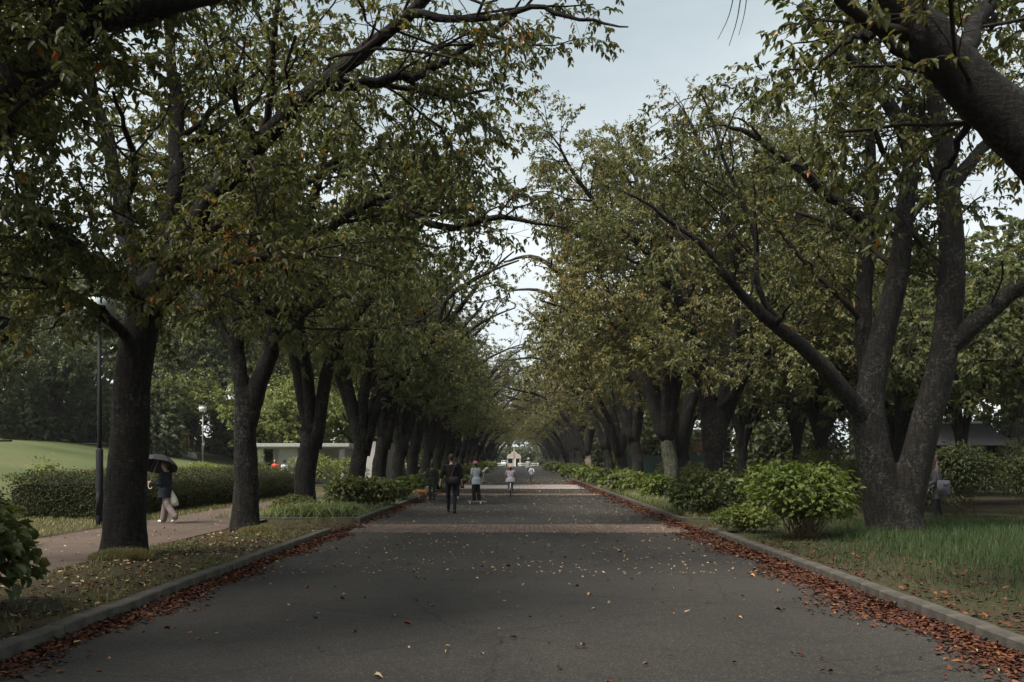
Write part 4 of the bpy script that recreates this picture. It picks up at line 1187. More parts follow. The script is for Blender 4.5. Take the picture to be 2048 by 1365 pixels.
for i, (x, y, w, h, k) in enumerate([(5.3, 43, 1.1, .95, 0), (5.0, 47, 1.0, .85, 1), (5.4, 51.5, 1.2, 1.0, 0), (5.1, 57, 1.2, .95, 1), (5.0, 66, 1.3, 1.05, 0), (5.0, 73, 1.3, 1.1, 1), (4.9, 84, 1.4, 1.15, 0), (4.9, 94, 1.4, 1.1, 1), (4.9, 106, 1.5, 1.2, 0), (4.9, 120, 1.6, 1.2, 1), (5, 140, 1.8, 1.2, 0), (5, 165, 2, 1.2, 1)]):
    bush('hydrangea_bush', '%s leafy bush along the woodland kerb beyond the pale lichen trunk' % ORD[i], (x, y, .08), w, w, h, M['leaf_hydrangea'] if k == 0 else M['leaf_oak'], .2 + y * .0012, 900, 50 + i, group=HG, skirt=.1, fine=False, stems=0)
HL = 'bushes along the lawn-side kerb'
bush('oakleaf_bush', 'olive bush in front of the knobbly trunk, nearer the footpath', (-5.55, 31.2, .08), .95, .8, 1.05, M['leaf_oak'], .15, 1900, 61, group=HL, skirt=.2)
bush('oakleaf_bush', 'olive bush in front of the knobbly trunk, nearer the road', (-4.75, 32.6, .08), .8, .8, 1.02, M['leaf_oak'], .15, 1800, 62, group=HL, skirt=.2)
bush('oakleaf_bush', 'sprawling brown-green bush at the foot of the stout two-stemmed trunk', (-6.0, 27.0, .08), .8, .6, .62, M['leaf_oak'], .11, 1600, 63, group=HL, skirt=.1, wr=.45)
for i, (x, y, w, h) in enumerate([(-5.0, 37, .9, .75), (-4.9, 44, .8, .7), (-5.0, 52, .9, .85), (-4.9, 60, 1.0, .9), (-4.9, 70, 1.1, 1.0), (-4.9, 80, 1.2, 1.0), (-4.8, 92, 1.3, 1.1), (-4.8, 105, 1.4, 1.15), (-4.9, 122, 1.6, 1.2), (-5, 142, 1.8, 1.2)]):
    bush('hydrangea_bush', '%s leafy bush along the lawn-side kerb beyond the pair of olive bushes' % ORD[i], (x, y, .08), w, w, h, M['leaf_hydrangea'] if i % 2 else M['leaf_oak'], .19 + y * .0012, 900, 70 + i, group=HL, skirt=.1, fine=False, stems=0)
bush('oakleaf_bush', 'dark broad-leaved bush cut by the picture edge beside the near kerb', (-5.55, 9.9, .08), .85, .8, 1.15, M['leaf_oak'], .17, 1900, 81, n_part=120, skirt=.2, stems=20)
bush('dark_bush', 'dark shrub in the shade at the near end of the lawn-side footpath', (-9.6, 17.3, .08), .9, .9, 1.25, M['leaf_hedge'], .09, 3500, 82, skirt=.1)
bush('dark_shrub', 'tall dark shrub beside the person behind the twin-stemmed trunk', (11.6, 26.2, .08), 1.55, 1.2, 2.1, M['leaf_wood'], .11, 5200, 83, skirt=.12, wr=.45, stems=30)
bush('dark_shrub', 'loose grey-green shrub at the picture edge behind the tall grass', (14.0, 27.5, .08), 1.5, 1.2, 2.2, M['leaf_wood'], .11, 4200, 84, skirt=.1, wr=.4)
for i, (x, y, w, h) in enumerate([(8.4, 31, 1.3, 1.3), (9.0, 37, 1.6, 1.5), (8.2, 44, 1.5, 1.5), (10.2, 34, 1.5, 1.9), (12.4, 37, 1.8, 1.7), (15.5, 34, 1.8, 1.9), (9.0, 58, 2, 1.6), (18.5, 36, 2, 2), (14, 46, 2.2, 1.7)]):
    bush('dark_shrub', '%s dark shrub of the undergrowth behind the woodland row by distance' % ORD[sorted([31, 37, 44, 34, 37.5, 34.5, 58, 36, 46]).index([31, 37, 44, 34, 37.5, 34.5, 58, 36, 46][i])], (x, y, .08), w, w * .8, h, M['leaf_mid'], .15, 2200, 90 + i, group='dark shrubs of the undergrowth', skirt=.08, wr=.5, fine=False, stems=0)
bush('sapling', 'leggy light green plant sticking up over the near end of the hedge', (-12.9, 27.2, .1), .75, .6, 1.75, M['leaf_bright'], .13, 330, 111, cat='plant', skirt=.35, stems=12, shell=.8)
for i, (x, y, w, h, lb) in enumerate([(-13.6, 46, 1.6, 1.25, 'leafy shrub behind the hedge in front of the concrete pavilion'), (-11.2, 44, 1.4, 1.2, 'leafy shrub where the hedge ends near the two-stemmed trunk'), (-16.5, 52, 1.8, 1.4, 'leafy shrub below the pale square lamp'),
                                      (-9.8, 58, 1.3, 1.7, 'shrub climbing the concrete wall beside the footpath'), (-13.2, 60, 1.5, 2.0, 'shrub growing up the pavilion front'), (-15.2, 57, 1.2, 2.2, 'ragged shrub in front of the pavilion pillar nearest the lawn'), (-11.6, 57, 1.2, 2.1, 'ragged shrub in front of the pavilion pillar nearest the path')]):
    z = float(mound(np.array(x), np.array(y))) + .05
    bush('leafy_shrub', lb, (x, y, z), w, w * .8, h, M['leaf_bright'], .16, 1500, 120 + i, skirt=.08, wr=.5, fine=False, stems=0)

# clipped hedge: solid core for its twigs, added to block light, under small leaves
rh = np.random.default_rng(130)
hedge = empty('hedge', (-11.2, 33, .1), label='long clipped dark hedge between the footpath and the lawn', cat='hedge')
def hx(y): return -13.0 + .02 * (y - 25), -10.3 + .055 * (y - 25)
gc = Geo(); NH = 40
yy_ = np.linspace(25.3, 43.5, NH)
x0_, x1_ = hx(yy_)
hh = 1.08 + .05 * np.sin(yy_ * 1.7) + .04 * np.sin(yy_ * 4.1)
ringx = np.stack([x0_ + .18, x0_ + .12, x0_ + .35, x1_ - .35, x1_ - .12, x1_ - .18], 1)
ringz = np.stack([0 * hh, hh * .7, hh - .14, hh - .14, hh * .7, 0 * hh], 1)
v = np.stack([ringx, np.broadcast_to(yy_[:, None], ringx.shape), ringz + VZ - .02], -1) - [-11.2, 33, .1]
ix = np.arange(NH * 6).reshape(NH, 6)
q = np.stack([ix[:-1], ix[1:], np.roll(ix, -1, 1)[1:], np.roll(ix, -1, 1)[:-1]], -1).reshape(-1, 4)
gc.add(v.reshape(-1, 3), q); gc.add(v[0], t=[(0, 1, 2), (0, 2, 3), (0, 3, 4), (0, 4, 5)]); gc.add(v[-1], t=[(0, 2, 1), (0, 3, 2), (0, 4, 3), (0, 5, 4)])
link('blocking_core', gc.mesh('blocking_core'), M['twig'], hedge)
n = 46000
u = rh.random(n); yv = 25.15 + 18.5 * rh.random(n) ** 1.25
a0, a1 = hx(yv)
face = rh.random(n)
top = face < .42; fr = (face >= .42) & (face < .86)
hv = 1.08 + .05 * np.sin(yv * 1.7) + .04 * np.sin(yv * 4.1) + .03 * np.sin(yv * 9 + u * 5)
px_ = np.where(top, a0 + (a1 - a0) * u, a1)
pz_ = np.where(top, hv, hv * (1 - u ** 1.2 * .97))
endf = face >= .86
px_ = np.where(endf, a0 + (a1 - a0) * rh.random(n), px_)
yv = np.where(endf, 25.15, yv)
cor = np.clip((pz_ - hv * .8) / (hv * .2), 0, 1) ** 2
px_ = np.where(fr, px_ - .16 * cor, px_)
pos = np.stack([px_, yv, pz_ + VZ], 1) + rh.normal(0, .05, (n, 3))
nr = np.where(top[:, None], [0, 0, 1.0], np.where(fr[:, None], [1.0, 0, .25], [0, -1.0, .2]))
ax = nrm(rh.normal(0, .8, (n, 3)) + nr * .5)
up = nrm(nr + rh.normal(0, .5, (n, 3)))
tint = np.clip(.42 + rh.normal(0, .17, n) + .15 * np.sin(yv * 2.1) * np.sin(px_ * 2.3), 0, .95)
link('foliage', Geo().leaves(pos - [-11.2, 33, .1], ax, up, .055 * rh.uniform(.6, 1.3, n), .6, .2, tint).mesh('foliage'), M['leaf_hedge'], hedge, 'stuff')


def blades(name, rng, x, y, z, h, w, lean, m, tintf, kind='stuff', segs=2):
    n = len(x)
    a = rng.random(n) * 6.28
    d = np.stack([np.cos(a), np.sin(a), 0 * a], 1)
    s_ = np.stack([-np.sin(a), np.cos(a), 0 * a], 1)
    b = np.stack([x, y, z], 1)
    ln = (lean * rng.uniform(.3, 1.3, n))[:, None]
    h = h[:, None]; w = w[:, None] * .5
    m1 = b + d * h * ln * .3 + [0, 0, 1] * h * .6
    tp = b + d * h * ln + [0, 0, 1] * h * (1 - .35 * ln ** 2)
    V = np.stack([b - s_ * w, b + s_ * w, m1 + s_ * w * .8, m1 - s_ * w * .8, tp], 1)
    k = (np.arange(n) * 5)[:, None]
    ti = np.clip(tintf, 0, .95)
    g_ = Geo()
    g_.add(V.reshape(-1, 3), q=k + [0, 1, 2, 3], t=k + [3, 2, 4], tint=ti)
    return tag(link(name, g_.mesh(name), m), kind=kind)


def gz(x, y): return ground_h(x, y) + 0.0
rgx = np.random.default_rng(140)
# tall grass round the twin-stemmed trunk
n = 60000
x = 4.4 + 10.5 * rgx.random(n) ** 1.1; y = 5.5 + 19 * rgx.random(n)
dens_ = .5 + .5 * np.sin(x * 1.1 + 1) * np.sin(y * .8) + (.55 * sstep(5.3, 7.2, x) + .25) + .35 * sstep(11, 15, y) - .5 * sstep(13, 7, y) * sstep(7.5, 5, x) - 1.2 * sstep(4.9, 4.4, x) * sstep(17, 12, y) - .9 * ((y > 21) & (y < 25.2) & (x < 7.6))
k = rgx.random(n) < np.clip(dens_, 0.22, 1)
x, y = x[k], y[k]; n = len(x)
hh_ = (.07 + .15 * sstep(5.0, 6.6, x) * sstep(9, 14, y)) * rgx.uniform(.35, 1.5, n)
blades('tall_grass', rgx, x, y, gz(x, y), hh_, .004 + .005 * rgx.random(n), 1.25, M['grass'], .42 + rgx.normal(0, .2, n) + .15 * np.sin(x * 2) * np.sin(y * 1.7))
# sparse grass and weeds on the lawn-side verge
n = 13000
x = -6.3 + 2.0 * rgx.random(n); y = 3 + 18.6 * rgx.random(n)
d_ = .35 + .65 * np.sin(x * 2.3 + y * .5) * np.sin(y * 1.15 + 1) + .35 * sstep(-4.7, -4.35, x)
k = rgx.random(n) < np.clip(d_, .04, 1); x, y = x[k], y[k]; n = len(x)
blades('verge_grass', rgx, x, y, gz(x, y), .065 * rgx.uniform(.4, 1.7, n), .006 + .005 * rgx.random(n), .9, M['dry_grass'], .3 + rgx.normal(0, .22, n))
n = 9000
x = -13.4 + 4.1 * rgx.random(n); y = 17 + 8.5 * rgx.random(n)
blades('verge_grass', rgx, x, y, gz(x, y), .08 * rgx.uniform(.4, 1.6, n), .008 + .006 * rgx.random(n), .9, M['dry_grass'], .45 + rgx.normal(0, .22, n))
n = 6000
x = -10.4 + 1.3 * rgx.random(n) ** .7; y = 25 + 22 * rgx.random(n)
blades('verge_grass', rgx, x, y, gz(x, y), .11 * rgx.uniform(.4, 1.5, n), .010 + .006 * rgx.random(n), .9, M['dry_grass'], .45 + rgx.normal(0, .22, n))
# lawn turf seen beyond the hedge
n = 9000
y = 24 + 32 * rgx.random(n) ** 1.3; x = -13.3 - 14 * rgx.random(n)
blades('lawn_grass', rgx, x, y, VZ + mound(x, y) - .02, .06 * rgx.uniform(.5, 1.4, n), .022 + 0 * x, .8, M['dry_grass'], .3 + rgx.normal(0, .15, n))
# verges beyond the crossing
for sx in (-1, 1):
    n = 11000
    y = 25.6 + 75 * rgx.random(n) ** 1.6; x = sx * (4.27 + 3.6 * rgx.random(n) ** 1.5)
    w = .012 + .0007 * (y - 25)
    blades('verge_grass', rgx, x, y, gz(x, y), .14 * rgx.uniform(.3, 1.5, n) + .0008 * y, w, .9, M['dry_grass'] if sx > 0 else M['lilyturf'], .42 + rgx.normal(0, .2, n))
# arching lilyturf behind the lawn-side cross kerb
cl = np.stack([rgx.uniform(-6.5, -4.4, 70), 25.62 + 1.7 * rgx.random(70) ** 1.4], 1)
i = rgx.integers(0, 70, 5200)
blades('lilyturf', rgx, cl[i, 0] + rgx.normal(0, .07, 5200), cl[i, 1] + np.abs(rgx.normal(0, .06, 5200)), VZ + 0 * i, .26 * (1 + .9 * np.sin(i * 2.4) ** 2) * rgx.uniform(.5, 1.25, 5200), .014 + .010 * rgx.random(5200), 1.5, M['lilyturf'], .62 + rgx.normal(0, .2, 5200) + .1 * (cl[i, 0] < -5.4) )
# grey-purple lilyturf along the woodland kerb
n = 3200
y = 27 + 18 * rgx.random(n); x = 4.35 + .7 * rgx.random(n)
blades('lilyturf', rgx, x, y, gz(x, y), .26 * rgx.uniform(.4, 1.3, n), .014 + 0 * x, 1.0, M['lilyturf'], .75 + rgx.normal(0, .15, n))
# shaggy moss-grass collar at the first trunk, grass at its neighbour
for (cx_, cy_, n, r_, h_) in ((-6.05, 15.1, 2600, .36, .10), (-5.75, 14.95, 900, .2, .13), (-5.25, 20.45, 1300, .28, .11), (-5.5, 20.3, 700, .2, .09)):
    a = rgx.random(n) * 6.28; r = np.sqrt(rgx.random(n))
    x = cx_ + np.cos(a) * r * r_ * 1.3; y = cy_ + np.sin(a) * r * r_ * .7
    blades('grass_tuft', rgx, x, y, VZ + .10 * (1 - r ** 2), h_ * rgx.uniform(.4, 1.2, n), .006 + 0 * x, 1.1, M['dry_grass'], .65 + rgx.normal(0, .2, n))

# ------------------------------------------------------------------ fallen leaves
def litter(name, rng, x, y, z, size, m):
    n = len(x)
    a = rng.random(n) * 6.28
    ax = np.stack([np.cos(a), np.sin(a), rng.normal(0, .18, n)], 1)
    up = nrm(np.stack([rng.normal(0, .3, n), rng.normal(0, .3, n), np.ones(n)], 1))
    g_ = Geo().leaves(np.stack([x, y, z], 1), ax, up, size, .5, .5, rng.random(n), True, curl=-.12)
    return tag(link(name, g_.mesh(name), m), kind='stuff')
rl = np.random.default_rng(150)
def drift(sx, n, width, y0, y1, pw):
    y = y0 + (y1 - y0) * rl.random(n) ** pw
    e_ = np.abs(rl.normal(0, 1, n)) * width * (1 + .35 * np.sin(y * 1.9) + .2 * np.sin(y * .7))
    x = sx * (KX - .02 - e_)
    z = .006 + .05 * np.exp(-e_ / (.5 * width)) * rl.random(n)
    k = ~((y > G0) & (y < G1) & (rl.random(n) < .55))
    return x[k], y[k], z[k], np.clip(.05 + .0012 * y, 0, .12)[k] * rl.uniform(.6, 1.3, n)[k]
for sx, n, w, ya, yb, pw in ((1, 9000, .24, 2.5, 75, 1.7), (-1, 5500, .17, 2.5, 75, 1.7), (1, 13000, .24, 3, 26, 1.1), (-1, 6500, .14, 3, 24, 1.1)):
    x, y, z, s_ = drift(sx, n, w, ya, yb, pw)
    litter('leaf_drift', rl, x, y, z, s_, M['litter'])
# thin scatter far along the road and on the verges
n = 2600
x = rl.uniform(-4, 4, n); y = 14 + 70 * rl.random(n) ** 1.7
litter('scattered_leaves', rl, x, y, .010 + 0 * x, (.04 + .0009 * y) * rl.uniform(.5, 1.2, n), M['litter_pale'])
n = 700
x = -6.3 + 2 * rl.random(n); y = 4 + 17.5 * rl.random(n)
litter('verge_leaves', rl, x, y, gz(x, y) + .015, .07 * rl.uniform(.5, 1.3, n), M['litter_pale'])
n = 2600
x = -6.3 + 2 * rl.random(n); y = 4 + 17.5 * rl.random(n)
litter('verge_leaves', rl, x, y, gz(x, y) + .012, .07 * rl.uniform(.5, 1.3, n), M['litter'])
n = 1500
x = 4.3 + 2.6 * rl.random(n) ** 1.5; y = 5 + 14 * rl.random(n)
litter('verge_leaves', rl, x, y, gz(x, y) + .02, .075 * rl.uniform(.5, 1.3, n), M['litter'])
n = 260
x = -9.1 + 2.6 * rl.random(n); y = 10 + 30 * rl.random(n)
litter('path_leaves', rl, x, y, VZ + .004 + 0 * x, .07 * rl.uniform(.5, 1.3, n), M['litter_pale'])
n = 500
x = rl.choice([-1, 1], n) * rl.uniform(4.1, 6.4, n); y = rl.uniform(21.8, 25.2, n)
litter('gap_leaves', rl, x, y, gz(x, y) + .015, .07 * rl.uniform(.5, 1.3, n), M['litter'])
# the near ones one by one
LM = []
for k in range(4):
    rk = np.random.default_rng(k + 7)
    LM.append(Geo().leaves(np.zeros((1, 3)), np.array([[0, 1, .05 * k]]), np.array([[.1 * k, 0, 1.0]]), [1.0], .46 + .05 * k, .35 + .2 * k, np.array([.1 * k]), True, curl=-.15 + .1 * k))
LMK = {mk: [Geo() for _ in range(4)] for mk in ('litter', 'litter_pale', 'litter_orange', 'litter_dark')}
LMESH = {}
for mk in LMK:
    for k in range(4):
        me = LM[k].mesh('fallen_leaf'); me.materials.append(M[mk]); LMESH[mk, k] = me
LLAB = {'litter': 'dry red-brown fallen leaf lying loose on the asphalt of the road', 'litter_pale': 'pale tan fallen leaf lying loose on the asphalt of the road',
        'litter_orange': 'bright orange fallen leaf lying loose on the asphalt of the road', 'litter_dark': 'small blackish curled leaf lying loose on the asphalt of the road'}
LGRP = {'litter': 'red-brown fallen leaves on the road', 'litter_pale': 'pale fallen leaves on the road', 'litter_orange': 'orange fallen leaves on the road', 'litter_dark': 'blackish curled leaves on the road'}
for k in range(290):
    mk = rl.choice(['litter', 'litter_pale', 'litter_orange', 'litter_dark'], p=[.24, .32, .12, .32])
    o = link('fallen_leaf', LMESH[mk, int(rl.integers(4))])
    y = 7.0 + 15 * rl.random() ** 1.15
    x = rl.uniform(-3.9, 3.9)
    o.location = (x, y, .012 + .006 * rl.random())
    o.rotation_euler = (rl.normal(0, .12), rl.normal(0, .15), rl.random() * 6.28)
    s_ = (.062 if mk != 'litter_dark' else .045) * rl.uniform(.6, 1.35)
    o.scale = (s_, s_, s_)
    tag(o, LLAB[mk], 'leaf', LGRP[mk])

# ------------------------------------------------------------------ lamps, buildings, fence, playground
def lamp(name, label, x, y, z, h, box, thick, bar, glass, m, group=None):
    r = empty(name, (x, y, z), label=label, cat='lamp post', group=group)
    if thick:
        link('base_sleeve', Geo().tubes(np.array([(0, 0, -.1), (0, 0, .2), (0, 0, 1.72), (0, 0, 1.76)]), np.array([.085, .08, .08, .055]), 20).mesh('base_sleeve'), m, r)
        link('access_door', Geo().box(-.045, .045, -.09, -.06, .25, .75, .004).mesh('access_door'), m, r)
    link('pole', Geo().tubes(np.array([(0, 0, -.1), (0, 0, h * .5), (0, 0, h - box)]), np.array([.052, .048, .04]), 16).mesh('pole'), m, r)
    if bar:
        link('crossbar', Geo().tubes(np.array([(-.34, 0, 1.86), (.34, 0, 1.86)]), np.array([.017, .017]), 10).mesh('crossbar'), m, r)
    b = box / 2
    hd = link('lamp_head', Geo().box(-b, b, -b, b, h - box + .05, h - .05, .012).mesh('lamp_head'), glass, r)
    link('cap', Geo().box(-b - .015, b + .015, -b - .015, b + .015, h - .048, h, .012).mesh('cap'), m, hd)
    link('bottom_plate', Geo().box(-b - .012, b + .012, -b - .012, b + .012, h - box + .01, h - box + .048, .008).mesh('bottom_plate'), m, hd)
    return r
p = P(199, 1060, 22.8)
lamp('lamp_post', 'black lamp post with thick base and crossbar beside the first full trunk', p[0], 22.8, VZ, 5.25, .52, True, True, M['lamp_glass'], M['dark_metal'])
zz = float(mound(np.array(-22.2), np.array(70.)))
lamp('lamp_post', 'thin pinkish lamp post with a pale square head at the far edge of the lawn', -22.2, 70, zz, EYE + (920 - 812) * 70 / F - zz, .42, False, False, plain('pale_lamp_box', (.6, .64, .62), .4, .4), M['grey_metal'])
p = P(-12, 686, 19.0)
lamp('lamp_post', 'lamp of which only a dark grey box head shows at the picture edge', p[0], 19.0, VZ, P(0, 634, 19)[2] - VZ, .5, True, True, M['dark_metal'], M['dark_metal'])

# concrete pavilion on the lawn side
pv = empty('pavilion', (-13, 64, 0), label='low concrete pavilion with a pale flat roof behind the lawn-side trunks', cat='pavilion')
def bxp(nm, x0, x1, y0, y1, z0, z1, m, par, o=(-13, 64, 0), bev=.01):
    return link(nm, Geo().box(x0 - o[0], x1 - o[0], y0 - o[1], y1 - o[1], z0 - o[2], z1 - o[2], bev).mesh(nm, False), m, par)
bxp('roof_slab', -17.2, -10.6, 62, 67, 2.42, 2.62, M['roof'], pv)
bxp('roof_lip', -17.0, -10.8, 62.25, 66.8, 2.32, 2.415, M['concrete'], pv)
bxp('pillar', -16.35, -16.05, 62.5, 62.8, 0, 2.315, M['concrete'], pv)
bxp('pillar', -11.3, -11.0, 62.5, 62.8, 0, 2.315, M['concrete'], pv)
bxp('wall', -15.2, -14.0, 62.9, 63.15, 0, 2.315, M['concrete'], pv)
bxp('wall', -16.3, -10.9, 66, 66.25, 0, 2.315, M['concrete'], pv)
wl2 = empty('concrete_wall', (-9.3, 62, 0), label='tall pale concrete wall slab standing beside the footpath behind the dark trunks', cat='wall')
link('slab', Geo().box(-.75, .75, -.12, .12, -.1, 2.72, .01).mesh('slab', False), M['concrete'], wl2)
link('return_wall', Geo().box(.755, .95, -.12, 5, -.1, 2.66, .01).mesh('return_wall', False), M['concrete'], wl2)

# gatehouse at the far end
gh = empty('gatehouse', (-1.45, 242, 0), label='small cream gatehouse with a spired gable closing the far end of the avenue', cat='building')
o_ = (0, 0, 0)
g_ = Geo().box(-1.55, -.35, -1.2, 1.2, 0, .05)
W_ = lambda nm, x0, x1, y0, y1, z0, z1, m, bev=0: link(nm, Geo().box(x0, x1, y0, y1, z0, z1, bev).mesh(nm, False), m, gh)
W_('pier', -1.6, -1.42, -1.2, 1.2, 0, 1.9, M['cream']); W_('pier', -.35, .1, -1.2, 1.2, 0, 1.9, M['cream']); W_('pillar', .14, .42, -1.28, -1.0, 0, 2.2, M['white'])
W_('pier', 1.3, 1.6, -1.2, 1.2, 0, 1.9, M['cream']); W_('window', -1.42, -.35, -.9, 1.1, .75, 1.88, M['black']); W_('doorway', .42, 1.3, -.9, 1.1, .05, 1.88, M['black']); W_('sill_wall', -1.42, -.35, -1.15, 1.1, 0, .74, M['cream'])
prof = [(-1.7, 1.9), (1.7, 1.9), (1.7, 2.5), (1.35, 2.95), (.75, 3.15), (.5, 3.5), (.16, 3.6), (.06, 4.4), (-.06, 4.4), (-.16, 3.6), (-.5, 3.5), (-.85, 3.05), (-1.35, 2.95), (-1.7, 2.4)]
nP = len(prof)
gv = [(a, -1.3, b) for a, b in prof] + [(a, 1.3, b) for a, b in prof]
gg = Geo().add(gv, q=[(k, (k + 1) % nP, (k + 1) % nP + nP, k + nP) for k in range(nP)])
cc = len(gv)
gg.add([(a, -1.3, b) for a, b in prof] + [(0, -1.3, 2.4)], t=[(nP, (k + 1) % nP, k) for k in range(nP)])
gg.add([(a, 1.3, b) for a, b in prof] + [(0, 1.3, 2.4)], t=[(nP, k, (k + 1) % nP) for k in range(nP)])
link('gable', gg.mesh('gable', False), M['cream'], gh)
W_('gable_bar', -.06, .1, -1.36, -1.31, 1.9, 3.4, M['grey_metal'])
for i, (x, lb) in enumerate([(-4.6, 'white barrier rail on the lawn side of the gatehouse door'), (.7, 'white barrier rail right in front of the gatehouse door'), (3.2, 'white barrier rail on the woodland side of the gatehouse')]):
    b_ = empty('barrier', (x, 238, 0), label=lb, cat='barrier', group='white barriers before the gatehouse')
    link('rail', Geo().tubes(np.array([(-1.1, 0, .75), (1.1, 0, .75)]), np.array([.06, .06]), 8).mesh('rail'), M['white'], b_)
    link('rail', Geo().tubes(np.array([(-1.1, 0, .3), (1.1, 0, .3)]), np.array([.06, .06]), 8).mesh('rail'), M['white'], b_)
    for xx in (-1.1, 1.1):
        link('post', Geo().tubes(np.array([(xx, 0, -.05), (xx, 0, .85)]), np.array([.07, .07]), 8).mesh('post'), M['white'], b_)
car = empty('parked_car', (-3.9, 246, 0), label='silver car parked beside the gatehouse on the lawn side', cat='car')
link('body', Geo().loft([(0, 0, .25, .8, 1.9), (0, 0, .5, .86, 2.1), (0, 0, .85, .84, 2.05), (0, 0, .95, .74, 1.6), (0, .1, 1.4, .62, 1.0), (0, .1, 1.46, .5, .8)], 20).mesh('body'), plain('silver_paint', (.5, .5, .5), .3, .5), car)
link('windscreen', Geo().box(-.55, .55, -1.33, -1.25, .98, 1.36, .02).mesh('windscreen'), M['black'], car)
for xx in (-.72, .72):
    for y_ in (-1.25, 1.25):
        w_ = link('wheel', Geo().tubes(np.array([(xx - .1, y_, .31), (xx + .1, y_, .31)]), np.array([.31, .31]), 16).mesh('wheel'), M['tyre'], car)

# brick clubhouse, netting and hut behind the woodland row
cb = empty('brick_building', (14.0, 92, 0), label='red brick building with grey lower wall behind the pale lichen trunk', cat='building')
C_ = lambda nm, x0, x1, y0, y1, z0, z1, m: link(nm, Geo().box(x0, x1, y0, y1, z0, z1).mesh(nm, False), m, cb)
C_('wall', -4, 5, 0, 6, 1.75, 4.1, M['red_wall']); C_('base_wall', -4.05, 5.05, -.06, 6.05, 0, 1.745, M['concrete']); C_('roof', -4.3, 5.3, -.4, 6.3, 4.105, 4.4, M['roof'])
for x0 in (-2.6, .6, 3.0):
    C_('window', x0, x0 + 1.1, -.05, .1, 2.3, 3.3, M['black'])
fn = empty('court_fence', (16, 70, 0), label='green netted tennis court fence glimpsed between the woodland trunks', cat='fence')
for k in range(9):
    link('post', Geo().tubes(np.array([(-9 + k * 3.0, 0, -.1), (-9 + k * 3.0, 0, 3.0)]), np.array([.04, .04]), 8).mesh('post'), M['dark_metal'], fn)
link('rail', Geo().tubes(np.array([(-9, 0, 2.98), (15, 0, 2.98)]), np.array([.03, .03]), 8).mesh('rail'), M['dark_metal'], fn)
for k in range(8):
    if k not in (2, 5):
        link('netting', Geo().box(-8.95 + k * 3, -6.05 + k * 3, -.012, .012, .1, 1.9).mesh('netting', False), M['green_mesh'] if k != 4 else M['lamp_glass'], fn)
    gw = Geo()
    for z in np.arange(2.0, 2.95, .12): gw.tubes(np.array([(-9 + k * 3, 0, z), (-6 + k * 3, 0, z)]), np.array([.006, .006]), 4)
    for x in np.arange(-8.9 + k * 3, -6 + k * 3, .12): gw.tubes(np.array([(x, .0, 1.9), (x, .0, 2.95)]), np.array([.006, .006]), 4)
    link('mesh_panel', gw.mesh('mesh_panel'), M['dark_metal'], fn, 'stuff')
hu = empty('park_hut', (22.5, 50, 0), label='hut with a wide dark grey roof behind the tall shrub on the woodland side', cat='hut')
H_ = lambda nm, x0, x1, y0, y1, z0, z1, m: link(nm, Geo().box(x0, x1, y0, y1, z0, z1).mesh(nm, False), m, hu)
H_('wall', -1.8, 1.4, 0, 4, 0, 2.3, M['twig']); H_('doorway', -1, 0, -.03, .1, 0, 2.0, M['black'])
link('roof', Geo().add([(-2.5, -1, 2.31), (2.1, -1, 2.31), (2.1, 5, 2.31), (-2.5, 5, 2.31), (-1.9, 2, 3.5), (1.5, 2, 3.5)], q=[(3, 2, 1, 0), (0, 1, 5, 4), (2, 3, 4, 5)], t=[(1, 2, 5), (3, 0, 4)]).mesh('roof', False), M['dark_roof'], hu)
link('ridge', Geo().tubes(np.array([(-1.92, 2, 3.52), (1.52, 2, 3.52)]), np.array([.07, .07]), 8).mesh('ridge'), M['concrete'], hu)

# playground beyond the lawn
zz = float(mound(np.array(-28.), np.array(80.)))
pg = empty('playground_climber', (-27.3, 80, zz), label='red and yellow climbing frame with a small roof under the maple', cat='climbing frame')
G_ = lambda nm, gg, m: link(nm, gg.mesh(nm), m, pg)
for xx in (-.8, 0, .8):
    for y_ in (0, 1.2):
        G_('post', Geo().tubes(np.array([(xx, y_, -.1), (xx, y_, 1.6)]), np.array([.06, .06]), 8), M['yellow'] if xx > -.5 else M['red'])
G_('deck', Geo().box(-.85, .85, -.05, 1.25, .55, .62), M['red']); G_('panel', Geo().box(-.8, -.02, -.06, -.02, .63, 1.15), M['red']); G_('slide', Geo().box(.25, .6, -.12, -.04, .1, 1.5), M['yellow'])
G_('roof', Geo().add([(-.95, -.15, 1.6), (.95, -.15, 1.6), (.95, 1.35, 1.6), (-.95, 1.35, 1.6), (0, .6, 2.05)], q=[(3, 2, 1, 0)], t=[(0, 1, 4), (1, 2, 4), (2, 3, 4), (3, 0, 4)]), plain('orange_roof', (.4, .17, .04)))
yb = empty('play_cube', (-28.9, 79, zz - .03), label='low yellow play box with round holes beside the red and yellow climbing frame', cat='play box')
link('shell', Geo().box(-.5, .5, -.4, .4, 0, .62, .08).mesh('shell'), M['yellow'], yb)
for xx in (-.22, .22):
    link('hole', Geo().tubes(np.array([(xx, -.41, .33), (xx, -.395, .33)]), np.array([.14, .14]), 14).mesh('hole'), M['black'], yb)
for i, (px, s_, lb) in enumerate([(326, .5, 'white boulder nearest the yellow play box'), (359, .6, 'pale boulder just beside the climbing frame'), (376, .7, 'pale grey boulder between the climbing frame and the thin lamp post'), (384, .75, 'pale grey boulder beside the thin lamp post')]):
    x_ = (px - 1040) * 78.5 / F
    bo = tag(link('boulder', Geo().loft([(0, 0, -.1, s_ * .55, s_ * .4), (.03, 0, s_ * .3, s_ * .52, s_ * .38), (0, .02, s_ * .62, s_ * .36, s_ * .28), (0, 0, s_ * .75, s_ * .12, s_ * .1)], 9).mesh('boulder'), M['white'] if i < 1 else M['concrete']), lb, 'boulder', 'boulders by the playground')
    bo.location = (x_, 78.5, float(mound(np.array(x_), np.array(78.5))))

